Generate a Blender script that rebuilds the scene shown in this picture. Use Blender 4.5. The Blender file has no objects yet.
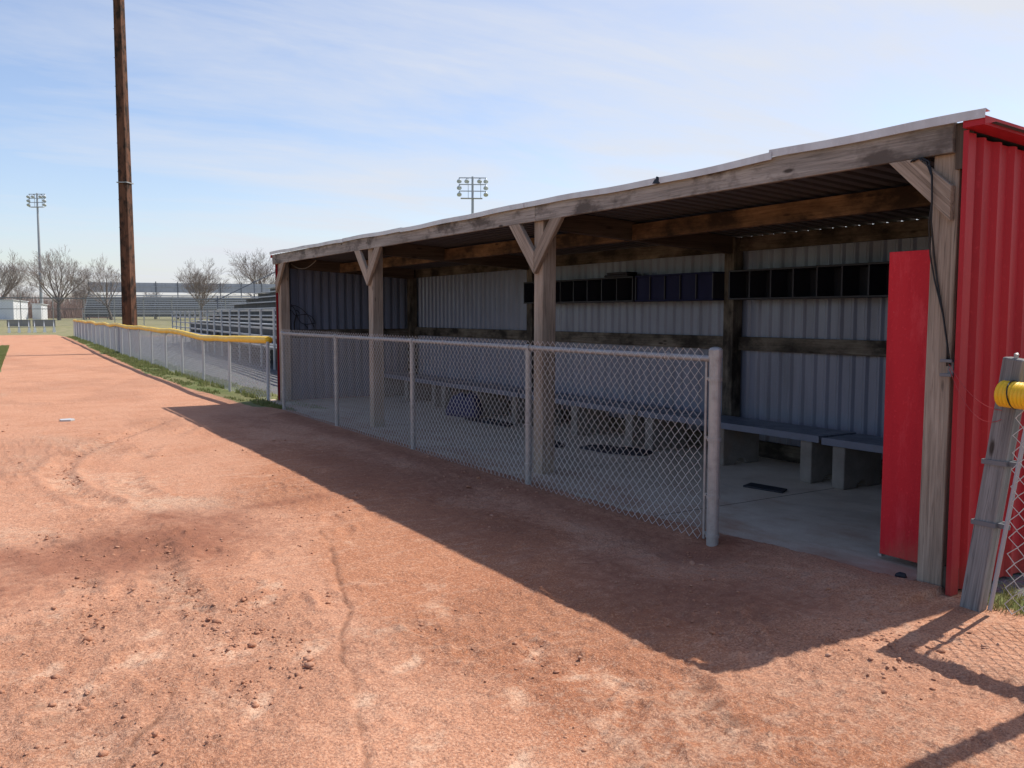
import bpy, math, random
import numpy as np
random.seed(7); rng = np.random.default_rng(11)
SC = bpy.context.scene
COL = SC.collection
R = math.radians

# ------------------------------------------------------------------ camera
F_PX, CAM_H, PITCH, YAW = 880.0, 1.5, math.atan(70/880.0), math.atan(541/882.8)
cd = bpy.data.cameras.new('camera'); cam = bpy.data.objects.new('camera', cd); COL.objects.link(cam)
cd.sensor_width = 36; cd.lens = F_PX/1024*36; cd.clip_start = .05; cd.clip_end = 3000
cam.location = (0, 0, CAM_H); cam.rotation_euler = (math.pi/2-PITCH, 0, -YAW)
SC.camera = cam

def at(px, Y):
    """ground plan point on the line of sight through picture column px (on the horizon), Y metres up the lane"""
    a = YAW+math.atan((px-512)/882.8)
    return Y*math.tan(a), Y

# ------------------------------------------------------------------ mesh builder
class MB:
    def __init__(s): s.v = []; s.f = []; s.g = []; s.m = []; s.mi = 0
    def add(s, vs, fs, gs=None):
        n = len(s.v); s.v += [tuple(v) for v in vs]
        if gs is None:
            gs = vs
        s.g += [tuple(g) for g in gs]
        s.f += [tuple(i+n for i in f) for f in fs]; s.m += [s.mi]*len(fs)
    def box(s, x0, x1, y0, y1, z0, z1):
        d = [x1-x0, y1-y0, z1-z0]; k = d.index(max(d)); o = [random.random()*9 for _ in range(3)]
        vs = [(x, y, z) for x in (x0, x1) for y in (y0, y1) for z in (z0, z1)]
        gs = []
        for v in vs:
            a = v[k]; r = [v[i] for i in range(3) if i != k]
            gs.append((a+o[0], r[0]+o[1], r[1]+o[2]))
        s.add(vs, [(0,1,3,2),(4,6,7,5),(0,4,5,1),(2,3,7,6),(0,2,6,4),(1,5,7,3)], gs)
    def bar(s, p, q, w, h, up=(0,0,1), w2=None, h2=None):
        """box from p to q, w across (horizontal), h along up"""
        p = np.array(p, float); q = np.array(q, float); d = q-p; L = np.linalg.norm(d); d /= L
        up = np.array(up, float); a = np.cross(d, up); a /= np.linalg.norm(a); b = np.cross(a, d)
        w2 = w if w2 is None else w2; h2 = h if h2 is None else h2
        o = np.array([random.random()*9 for _ in range(3)])
        vs = []; gs = []
        for t, c, ww, hh in ((0, p, w, h), (L, q, w2, h2)):
            for i, j in ((-1,-1),(1,-1),(1,1),(-1,1)):
                vs.append(c+a*i*ww/2+b*j*hh/2); gs.append(o+np.array([t, i*ww/2, j*hh/2]))
        s.add(vs, [(0,1,2,3),(4,7,6,5),(0,4,5,1),(1,5,6,2),(2,6,7,3),(3,7,4,0)], gs)
    def tube(s, pts, r, n=8, cap=True):
        pts = [np.array(p, float) for p in pts]; m = len(pts)
        rs = r if hasattr(r, '__len__') else [r]*m
        vs = []; gs = []; L = 0; o = random.random()*9
        ref = None
        for i in range(m):
            d = pts[min(i+1, m-1)]-pts[max(i-1, 0)]; d = d/(np.linalg.norm(d)+1e-12)
            if ref is None:
                ref = np.array([0, 0, 1.]) if abs(d[2]) < .9 else np.array([1., 0, 0])
            a = ref-d*(ref@d); a /= np.linalg.norm(a)+1e-12; ref = a; b = np.cross(d, a)
            if i: L += np.linalg.norm(pts[i]-pts[i-1])
            for k in range(n):
                t = 2*math.pi*k/n
                vs.append(pts[i]+(a*math.cos(t)+b*math.sin(t))*rs[i])
                gs.append((o+L, rs[i]*math.cos(t), rs[i]*math.sin(t)))
        fs = []
        for i in range(m-1):
            for k in range(n):
                k2 = (k+1) % n
                fs.append((i*n+k, i*n+k2, (i+1)*n+k2, (i+1)*n+k))
        if cap:
            fs.append(tuple(range(n-1, -1, -1))); fs.append(tuple((m-1)*n+k for k in range(n)))
        s.add(vs, fs, gs)
    def prism(s, poly, axis, a, b):
        """extrude a 2-D polygon along an axis (0=x: poly is y,z; 1=y: poly is x,z; 2=z: poly is x,y)"""
        def P(u, v, w):
            return ((w, u, v), (u, w, v), (u, v, w))[axis]
        n = len(poly); vs = [P(u, v, a) for u, v in poly]+[P(u, v, b) for u, v in poly]
        s.add(vs, [tuple(range(n))[::-1], tuple(range(n, 2*n))]+[(i, (i+1) % n, n+(i+1) % n, n+i) for i in range(n)])
    def build(s, name, mat, parent=None, bevel=0, smooth=False):
        me = bpy.data.meshes.new(name); me.from_pydata(s.v, [], s.f)
        at_ = me.attributes.new('gc', 'FLOAT_VECTOR', 'POINT')
        at_.data.foreach_set('vector', np.array(s.g, dtype=np.float32).ravel())
        mats = mat if isinstance(mat, (list, tuple)) else [mat]
        for m in mats: me.materials.append(m)
        if len(mats) > 1: me.polygons.foreach_set('material_index', s.m)
        if smooth: me.polygons.foreach_set('use_smooth', [True]*len(me.polygons))
        me.update()
        o = bpy.data.objects.new(name, me); COL.objects.link(o)
        if parent is not None: o.parent = parent
        if parent is not None and parent.location.length > 0 and not getattr(s, 'local', False):
            pass
        if bevel:
            b = o.modifiers.new('bevel', 'BEVEL'); b.width = bevel; b.segments = 2; b.limit_method = 'ANGLE'; b.angle_limit = R(40)
        return o

def raw_mesh(name, V, Fq, mat, parent=None, smooth=False):
    """fast mesh from numpy arrays: V (n,3), Fq (m,k)"""
    me = bpy.data.meshes.new(name); n, m, k = len(V), len(Fq), Fq.shape[1]
    me.vertices.add(n); me.vertices.foreach_set('co', V.astype(np.float32).ravel())
    me.loops.add(m*k); me.loops.foreach_set('vertex_index', Fq.astype(np.int32).ravel())
    me.polygons.add(m); me.polygons.foreach_set('loop_start', np.arange(0, m*k, k, dtype=np.int32))
    me.update(calc_edges=True); me.validate()
    me.materials.append(mat)
    if smooth: me.polygons.foreach_set('use_smooth', [True]*m)
    o = bpy.data.objects.new(name, me); COL.objects.link(o)
    if parent is not None: o.parent = parent
    return o

def thing(name, label, cat, group=None, loc=(0,0,0), rz=0):
    o = bpy.data.objects.new(name, None); COL.objects.link(o); o.empty_display_size = .2
    o.location = loc; o.rotation_euler = (0,0,rz); tag(o, label, cat, group); return o
def tag(o, label, cat, group=None, kind=None):
    if label: o['label'] = label
    if cat: o['category'] = cat
    if group: o['group'] = group
    if kind: o['kind'] = kind
    return o

# ------------------------------------------------------------------ numpy value noise
def vnoise(x, y, seed=0):
    xi = np.floor(x).astype(np.int64); yi = np.floor(y).astype(np.int64); fx = x-xi; fy = y-yi
    fx = fx*fx*(3-2*fx); fy = fy*fy*(3-2*fy)
    def h(a, b):
        n = (a*374761393+b*668265263+seed*982451653) & 0x7fffffff
        n = ((n ^ (n >> 13))*1274126177) & 0x7fffffff
        return ((n ^ (n >> 16)) & 0xffff)/65535.0
    a = h(xi, yi); b = h(xi+1, yi); c = h(xi, yi+1); d = h(xi+1, yi+1)
    return (a+(b-a)*fx)*(1-fy)+(c+(d-c)*fx)*fy
def fbm(x, y, oct=4, seed=0, gain=.5):
    s = 0; a = 1; t = 0
    for i in range(oct):
        s = s+a*vnoise(x*2**i+i*17.3, y*2**i+i*9.1, seed+i); t += a; a *= gain
    return s/t
def sstep(a, b, x):
    t = np.clip((x-a)/(b-a), 0, 1); return t*t*(3-2*t)

# ------------------------------------------------------------------ materials
def newmat(name):
    m = bpy.data.materials.new(name); m.use_nodes = True
    nt = m.node_tree; b = nt.nodes['Principled BSDF']; return m, nt, b
class N:
    """tiny node helper"""
    def __init__(s, nt): s.nt = nt; s.L = nt.links
    def n(s, t, **k):
        x = s.nt.nodes.new(t)
        for a, v in k.items(): setattr(x, a, v)
        return x
    def put(s, sock, v):
        if isinstance(v, (int, float)): sock.default_value = v
        elif isinstance(v, (tuple, list)):
            sock.default_value = tuple(v)+((1,) if len(sock.default_value) == 4 and len(v) == 3 else ())
        else: s.L.new(v, sock)
    def attr(s, name, out='Vector'): return s.n('ShaderNodeAttribute', attribute_name=name).outputs[out]
    def pos(s): return s.n('ShaderNodeNewGeometry').outputs['Position']
    def scale(s, v, sc, loc=(0,0,0)):
        x = s.n('ShaderNodeMapping'); s.put(x.inputs[0], v); x.inputs['Scale'].default_value = sc; x.inputs['Location'].default_value = loc; return x.outputs[0]
    def noise(s, v, sc, det=4, rough=.55, dist=0):
        x = s.n('ShaderNodeTexNoise'); s.put(x.inputs['Vector'], v); x.inputs['Scale'].default_value = sc
        x.inputs['Detail'].default_value = det; x.inputs['Roughness'].default_value = rough; x.inputs['Distortion'].default_value = dist; return x.outputs[0]
    def voro(s, v, sc, feat='F1', out=0):
        x = s.n('ShaderNodeTexVoronoi', feature=feat); s.put(x.inputs['Vector'], v); x.inputs['Scale'].default_value = sc; return x.outputs[out]
    def rng(s, v, a, b, c=0, d=1):
        x = s.n('ShaderNodeMapRange'); s.put(x.inputs[0], v)
        for i, q in zip((1,2,3,4), (a,b,c,d)): x.inputs[i].default_value = q
        return x.outputs[0]
    def mix(s, f, a, b, t='MIX'):
        x = s.n('ShaderNodeMix', data_type='RGBA', blend_type=t); s.put(x.inputs[0], f); s.put(x.inputs[6], a); s.put(x.inputs[7], b); return x.outputs[2]
    def math(s, op, a, b=0, c=None):
        x = s.n('ShaderNodeMath', operation=op); s.put(x.inputs[0], a); s.put(x.inputs[1], b)
        if c is not None: s.put(x.inputs[2], c)
        return x.outputs[0]
    def bump(s, h, st, dist, prev=None):
        x = s.n('ShaderNodeBump'); x.inputs['Strength'].default_value = st; x.inputs['Distance'].default_value = dist; s.put(x.inputs['Height'], h)
        if prev is not None: s.L.new(prev, x.inputs['Normal'])
        return x.outputs[0]

def wood(name, lo, hi, stain=None, stain_amt=0.0, knots=True, rough=.85, bump=.5):
    m, nt, b = newmat(name); n = N(nt)
    g = n.attr('gc')
    gr = n.noise(n.scale(g, (1.3, 48, 48)), 1, 6, .68, 1.0)
    gr2 = n.noise(n.scale(g, (5, 160, 160)), 1, 3, .6)
    big = n.noise(n.scale(g, (1.1, 7, 7)), 1, 3)
    t = n.math('ADD', n.math('MULTIPLY', gr, .65), n.math('MULTIPLY', big, .45))
    c = n.mix(n.rng(t, .40, .68), lo, hi)
    c = n.mix(n.rng(gr2, .58, .72, 0, .7), c, tuple(x*.35 for x in lo))
    if knots:
        k = n.voro(n.scale(g, (2.6, 8.5, 8.5)), 1)
        c = n.mix(n.rng(k, .07, .14, .85, 0), c, (.03, .02, .014))
    if stain:
        s = n.noise(n.scale(g, (2.2, 4, 4)), 1.0, 5, .65)
        c = n.mix(n.rng(s, .5-stain_amt*.25, .62), c, stain)
    n.L.new(c, b.inputs['Base Color']); b.inputs['Roughness'].default_value = rough
    b.inputs['Specular IOR Level'].default_value = .25
    n.L.new(n.bump(gr, bump, .006, n.bump(gr2, bump*.6, .003)), b.inputs['Normal'])
    return m

def paint(name, col, rough=.5, metal=0.0, dirt=(.12,.09,.07), dirt_amt=.25, sc=6, streak=True, spec=.4, bump=.05, splash=0, specks=0):
    m, nt, b = newmat(name); n = N(nt)
    p = n.pos()
    v = n.noise(n.scale(p, (sc, sc, sc*(.18 if streak else 1))), 1, 5, .6)
    v2 = n.noise(p, sc*12, 3)
    c = n.mix(n.rng(v, .45, .8, 0, dirt_amt), col, dirt)
    c = n.mix(n.rng(v2, .6, .8, 0, dirt_amt*.6), c, tuple(min(1, x*1.5+.03) for x in col))
    if splash:
        sx = n.n('ShaderNodeSeparateXYZ'); n.L.new(p, sx.inputs[0])
        hgt = n.math('ADD', sx.outputs[2], n.math('MULTIPLY', n.math('SUBTRACT', n.noise(n.scale(p, (9, 9, 2)), 1, 5, .7), .5), .55))
        c = n.mix(n.math('MULTIPLY', n.rng(hgt, -.02, .20, 1, 0), splash), c, (.40,.19,.12))
    if specks:
        k = n.voro(p, 22); k2 = n.noise(p, 3.1, 3)
        c = n.mix(n.math('MULTIPLY', n.rng(k, .05, .12, 1, 0), n.rng(k2, .52, .6, 0, specks)), c, (.62,.34,.32))
        c = n.mix(n.rng(n.noise(n.scale(p, (5, 5, 1.2)), 1, 6, .75), .52, .68, 0, .6), c, tuple(min(1, x*1.15+.06) for x in col))
    n.L.new(c, b.inputs['Base Color']); n.put(b.inputs['Roughness'], n.rng(v, .3, .7, rough-.08, rough+.12))
    b.inputs['Metallic'].default_value = metal; b.inputs['Specular IOR Level'].default_value = spec
    if bump: n.L.new(n.bump(v2, bump*4, .003), b.inputs['Normal'])
    return m

M = {}
M['post'] = wood('weathered_timber', (.18,.138,.10), (.47,.385,.30))
M['beam'] = wood('weathered_header_timber', (.19,.17,.145), (.43,.395,.345), stain=(.12,.105,.09), stain_amt=.05)
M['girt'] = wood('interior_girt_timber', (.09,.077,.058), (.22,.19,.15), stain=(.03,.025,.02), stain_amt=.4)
M['brown'] = wood('brown_stained_timber', (.11,.062,.032), (.29,.18,.10), stain=(.035,.022,.015), stain_amt=.5)
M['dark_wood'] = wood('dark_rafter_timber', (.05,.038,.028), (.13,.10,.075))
M['gray_post'] = wood('grey_wood_fence_post', (.13,.125,.12), (.36,.35,.335))
M['creosote'] = wood('creosoted_pole_timber', (.065,.030,.018), (.19,.085,.048), stain=(.03,.018,.012), stain_amt=.15, knots=False)
M['red'] = paint('red_painted_steel', (.45,.017,.026), .45, 0, (.19,.016,.02), .6, 3, spec=.25, splash=.28)
M['red_dark'] = paint('dark_red_steel', (.15,.04,.04), .6, 0, (.10,.05,.04), .6, 3, spec=.2)  # darker, browner red for the far corner trim
M['red_door'] = paint('red_painted_plywood', (.62,.018,.030), .6, 0, (.36,.014,.022), .7, 4, spec=.25, bump=.2, splash=.45, specks=.8)
M['lining'] = paint('blue_grey_steel_lining', (.185,.212,.285), .34, 0, (.09,.09,.10), .6, 4, spec=.6, splash=.3)
M['roof'] = paint('galvanised_roof_sheet', (.42,.43,.44), .5, .25, (.2,.19,.18), .4, 3)
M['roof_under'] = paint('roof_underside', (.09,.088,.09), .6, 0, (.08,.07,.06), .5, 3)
M['flash'] = paint('roof_edge_flashing', (.62,.63,.64), .42, .2, (.32,.31,.30), .5, 5)
M['galv'] = paint('galvanised_steel', (.40,.395,.38), .45, .35, (.25,.22,.19), .7, 18, streak=False)
M['wire'] = paint('galvanised_wire', (.62,.61,.585), .45, .2, (.4,.38,.36), .5, 20, streak=False, bump=0)
M['old_wire'] = paint('dull_fence_wire', (.40,.42,.46), .55, .1, (.32,.30,.28), .5, 20, streak=False, bump=0)
M['white_post'] = paint('pale_fence_post_paint', (.50,.51,.51), .5, 0, (.4,.38,.35), .4, 6)
M['yellow'] = paint('yellow_plastic_cap', (.90,.54,.02), .42, 0, (.62,.36,.04), .4, 5, streak=False)
M['seat'] = paint('dark_blue_grey_bench_plank', (.14,.16,.21), .36, 0, (.08,.08,.09), .5, 5, streak=False)
M['alu'] = paint('aluminium_bleacher_plank', (.46,.47,.485), .42, .35, (.3,.3,.3), .4, 4)
M['shadow_steel'] = paint('shade_tone_understructure', (.045,.048,.055), .6, .1, (.03,.03,.03), .4, 3)  # near-black, paints in the shade under and between the bleacher rows
M['alu_mid'] = paint('dull_aluminium_riser', (.40,.41,.43), .5, .2, (.2,.2,.2), .4, 3)
M['alu_dark'] = paint('grey_painted_steel', (.17,.175,.185), .5, .2, (.12,.12,.12), .4, 3)
M['black'] = paint('black_equipment_shelf', (.012,.013,.020), .5, 0, (.035,.03,.03), .4, 8)
M['navy'] = paint('navy_equipment_shelf', (.012,.015,.052), .6, 0, (.02,.02,.03), .4, 8, spec=.12)
M['rubber'] = paint('black_rubber', (.02,.022,.03), .7, 0, (.06,.045,.035), .5, 12, streak=False)
M['bag'] = paint('dark_blue_nylon', (.03,.035,.10), .7, 0, (.05,.04,.04), .4, 12, streak=False)
M['white'] = paint('white_painted_metal', (.78,.79,.80), .5, 0, (.5,.5,.48), .35, 2)
M['shed_grey'] = paint('grey_shed_cladding', (.42,.45,.48), .6, 0, (.3,.3,.3), .3, 2)
M['tower'] = paint('galvanised_light_tower', (.42,.44,.46), .5, .2, (.3,.3,.3), .3, 2)
M['lamp'] = paint('floodlight_housing', (.55,.60,.63), .35, .3, (.3,.32,.33), .3, 5)
M['cable'] = paint('black_cable_sheath', (.012,.012,.013), .5, 0, (.03,.03,.03), .2, 8, streak=False)
M['red_wire'] = paint('thin_red_wire', (.42,.05,.05), .5, 0, (.3,.1,.08), .3, 8, streak=False)
M['bark'] = paint('bare_tree_bark', (.15,.125,.11), .9, 0, (.07,.055,.045), .5, 3, streak=False)
M['twig'] = paint('bare_twig_bark', (.25,.21,.19), .9, 0, (.16,.125,.11), .5, 1.5, streak=False, bump=0)
M['brush'] = paint('distant_brush_twigs', (.19,.125,.105), .9, 0, (.12,.085,.07), .5, .4, streak=False, bump=0)

def concrete(name, lo, hi, sc=3, stain=.55):
    m, nt, b = newmat(name); n = N(nt); p = n.pos()
    a = n.noise(p, sc, 6, .65); f = n.noise(p, sc*40, 4, .7)
    c = n.mix(n.rng(a, .35, .68), lo, hi)
    c = n.mix(n.rng(f, .35, .7, .0, .45), c, tuple(x*.55 for x in lo))
    st = n.noise(n.scale(p, (1.2, .6, 1.2)), 1.3, 5, .6, .8)
    c = n.mix(n.rng(st, .55, .7, 0, stain), c, (.22,.15,.11))
    if name == 'worn_concrete':
        sx = n.n('ShaderNodeSeparateXYZ'); n.L.new(p, sx.inputs[0])
        tr_ = n.math('ADD', n.rng(sx.outputs[0], 4.2, 5.6, .62, .28), n.math('MULTIPLY', n.math('SUBTRACT', n.noise(n.scale(p, (2.2, 1.1, 1)), 1.5, 6, .7), .5), 1.4))
        c = n.mix(n.rng(tr_, .40, .85, 0, .75), c, (.40,.20,.125))
        jn = n.math('ABSOLUTE', n.math('SUBTRACT', n.math('FRACT', n.math('DIVIDE', n.math('ADD', sx.outputs[1], n.math('MULTIPLY', a, .03)), 1.95)), .5))
        c = n.mix(n.rng(jn, .002, .005, .8, 0), c, (.10,.07,.05))
    n.L.new(c, b.inputs['Base Color']); b.inputs['Roughness'].default_value = .9; b.inputs['Specular IOR Level'].default_value = .1
    n.L.new(n.bump(f, .5, .004, n.bump(a, .3, .01)), b.inputs['Normal']); return m
M['concrete'] = concrete('worn_concrete', (.60,.475,.36), (.72,.60,.475), 3, .3)
M['block'] = concrete('cast_concrete_block', (.20,.178,.155), (.30,.272,.24), 5)

def ground_mat():
    m, nt, b = newmat('infield_ground'); n = N(nt); p = n.pos()
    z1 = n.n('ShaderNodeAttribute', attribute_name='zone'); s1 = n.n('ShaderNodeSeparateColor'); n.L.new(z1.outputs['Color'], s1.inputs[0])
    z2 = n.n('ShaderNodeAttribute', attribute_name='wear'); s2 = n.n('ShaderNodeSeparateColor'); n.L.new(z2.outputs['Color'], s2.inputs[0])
    grass, gravel, damp_shade = s1.outputs; pale, crack, rough_ = s2.outputs
    fine = n.noise(p, 85, 4, .7); mid = n.noise(p, 14, 5, .62); big = n.noise(p, 1.3, 4, .6); tiny = n.noise(p, 260, 2, .6)
    streak = n.noise(n.scale(p, (2.2, 7, 1)), 1, 5, .65, 1.2)
    warm = n.n('ShaderNodeAttribute', attribute_name='fines').outputs['Fac']
    c = n.mix(n.rng(big, .35, .65), (.51,.228,.126), (.585,.292,.176))
    wm = n.math('ADD', warm, n.math('MULTIPLY', n.math('SUBTRACT', mid, .5), 1.3))
    c = n.mix(n.rng(wm, .25, .75), c, n.mix(n.rng(big, .35, .65), (.42,.160,.076), (.48,.20,.100)))
    c = n.mix(n.rng(streak, .52, .68, 0, .55), c, (.62,.36,.235))
    pl = n.math('ADD', pale, n.math('MULTIPLY', n.math('SUBTRACT', mid, .5), 2.2))
    c = n.mix(n.rng(pl, .30, .95, 0, .85), c, (.69,.46,.315))
    c = n.mix(n.rng(mid, .54, .70, 0, .30), c, (.41,.195,.125))
    c = n.mix(n.rng(fine, .51, .585, 0, .62), c, (.25,.115,.075))
    c = n.mix(n.rng(fine, .38, .455, .55, 0), c, (.70,.44,.30))
    c = n.mix(n.rng(tiny, .58, .68, 0, .5), c, (.76,.55,.43))
    c = n.mix(n.rng(tiny, .30, .40, .45, 0), c, (.24,.12,.085))
    grit = n.noise(p, 48, 5, .75)
    gm = n.math('MULTIPLY', n.rng(grit, .47, .60), n.rng(n.math('ADD', rough_, n.math('MULTIPLY', n.math('SUBTRACT', mid, .5), 1.2)), .3, .9))
    c = n.mix(n.math('MULTIPLY', gm, .42), c, (.24,.115,.078))
    dm = n.math('ADD', damp_shade, n.math('MULTIPLY', n.math('SUBTRACT', mid, .5), .9))
    damp_shade_c = n.mix(n.rng(fine, .35, .65), (.235,.092,.055), (.335,.145,.090))
    c = n.mix(n.rng(dm, .22, .80, 0, .88), c, damp_shade_c)  # moist soil tone, also colours the shadow painted across the lane
    c = n.mix(n.math('MULTIPLY', crack, n.rng(fine, .4, .6, .9, .3)), c, (.13,.06,.04))
    # grass / gravel zones
    gb = n.noise(n.scale(p, (1, .35, 1)), 1.7, 5, .7); gf = n.noise(p, 45, 3, .7)
    gc = n.mix(n.rng(gb, .35, .65), (.15,.185,.06), (.27,.24,.12))
    gc = n.mix(n.rng(gf, .45, .7, 0, .6), gc, (.06,.085,.025))
    dryf = n.rng(n.n('ShaderNodeSeparateXYZ').outputs[0], 0, 1)
    sx = n.n('ShaderNodeSeparateXYZ'); n.L.new(p, sx.inputs[0])
    far = n.rng(sx.outputs[1], 55, 75)
    gc = n.mix(n.math('MULTIPLY', far, .75), gc, n.mix(n.rng(gb, .4, .6), (.22,.205,.115), (.29,.25,.155)))
    vg = n.voro(p, 38, 'F1', 1)
    gv = n.mix(n.rng(gf, .35, .65), (.15,.145,.14), (.27,.262,.255))
    gv = n.mix(.35, gv, n.mix(1, gv, vg, 'MULTIPLY'))
    c = n.mix(n.rng(n.math('ADD', gravel, n.math('MULTIPLY', n.math('SUBTRACT', mid, .5), .8)), .4, .6), c, gv)
    c = n.mix(n.rng(n.math('ADD', grass, n.math('MULTIPLY', n.math('SUBTRACT', mid, .5), .9)), .4, .6), c, gc)
    n.L.new(c, b.inputs['Base Color']); b.inputs['Roughness'].default_value = .95; b.inputs['Specular IOR Level'].default_value = .12
    grain = n.math('ADD', n.math('ADD', n.math('MULTIPLY', fine, .5), n.math('MULTIPLY', tiny, .3)), n.math('MULTIPLY', n.math('MULTIPLY', grit, rough_), 1.2))
    n.L.new(n.bump(grain, .8, .012, n.bump(mid, .75, .035)), b.inputs['Normal'])
    return m
M['ground'] = ground_mat()
def clod_mat():
    m, nt, b = newmat('dirt_clod'); n = N(nt); p = n.pos()
    f = n.noise(p, 60, 4, .7); a = n.noise(p, 3, 2)
    c = n.mix(n.rng(f, .3, .7), (.34,.15,.09), (.56,.29,.18)); c = n.mix(n.rng(a, .5, .7, 0, .5), c, (.58,.38,.28))
    n.L.new(c, b.inputs['Base Color']); b.inputs['Roughness'].default_value = .95; b.inputs['Specular IOR Level'].default_value = .1
    n.L.new(n.bump(f, .8, .008), b.inputs['Normal']); return m
M['clod'] = clod_mat()
def grass_mat(name, a, b_, dry):
    m, nt, b = newmat(name); n = N(nt); p = n.pos()
    f = n.noise(p, 4, 3, .6); g = n.noise(p, 60, 2)
    c = n.mix(n.rng(f, .35, .65), a, b_); c = n.mix(n.rng(g, .5, .65, 0, .7), c, dry)
    n.L.new(c, b.inputs['Base Color']); b.inputs['Roughness'].default_value = .7; b.inputs['Specular IOR Level'].default_value = .2
    tr = n.n('ShaderNodeBsdfTranslucent'); n.L.new(c, tr.inputs['Color']); ms = n.n('ShaderNodeMixShader'); ms.inputs[0].default_value = .45
    n.L.new(b.outputs[0], ms.inputs[1]); n.L.new(tr.outputs[0], ms.inputs[2]); n.L.new(ms.outputs[0], nt.nodes['Material Output'].inputs['Surface']); return m
M['grass'] = grass_mat('short_grass', (.17,.215,.06), (.26,.27,.11), (.38,.32,.17))
M['dry_grass'] = grass_mat('dry_grass_tuft', (.11,.14,.04), (.22,.20,.08), (.36,.30,.16))

# ------------------------------------------------------------------ ground
def fence_x(Y): return np.interp(Y, [14.8,17.3,22.5,26,33,45,60,66], [4.33,4.24,4.36,4.45,4.62,5.10,5.62,5.85])
def strip_l(Y): return np.interp(Y, [12.9,13.4,14,16,19.5,25,38,62,72], [4.2,4.0,3.90,3.80,3.70,3.80,4.28,5.25,5.5])
def base_z(X, Y):
    return .72*sstep(74, 140, Y)
def seg_dist(X, Y, pts):
    best = np.full(X.shape, 1e9); tt = np.zeros(X.shape); acc = 0
    for (ax, ay), (bx, by) in zip(pts[:-1], pts[1:]):
        dx, dy = bx-ax, by-ay; L = math.hypot(dx, dy)
        t = np.clip(((X-ax)*dx+(Y-ay)*dy)/(L*L), 0, 1)
        d = np.hypot(X-ax-t*dx, Y-ay-t*dy); k = d < best
        best = np.where(k, d, best); tt = np.where(k, acc+t*L, tt); acc += L
    return best, tt
TRACKS = [[(2.35,13.2),(1.75,12.1),(1.25,11.2),(.82,10.2),(.62,9.2),(.66,8.3),(.86,7.5)],
          [(2.7,12.6),(2.1,11.5),(1.65,10.5),(1.3,9.4),(1.12,8.4),(1.2,7.4)],
          [(.30,6.6),(.46,5.9),(.42,5.2),(.36,4.5),(.26,3.9),(.30,3.2),(.2,2.6)],
          [(.95,6.3),(.9,5.4),(.85,4.7),(.9,4.1),(.82,3.5),(.78,2.8)],
          [(3.6,5.0),(3.2,4.1),(2.9,3.5),(2.5,2.9),(2.2,2.2)]]
CRACKS = [[(2.01,5.84),(1.93,5.4),(1.83,5.07),(1.68,4.55),(1.58,4.15),(1.42,3.85),(1.32,3.55),(1.27,3.3),(1.21,3.15),(1.12,2.85),(1.05,2.6),(.95,2.2)],
          [(.18,2.75),(.34,3.0),(.42,3.25),(.55,3.4),(.62,3.6)]]
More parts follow.
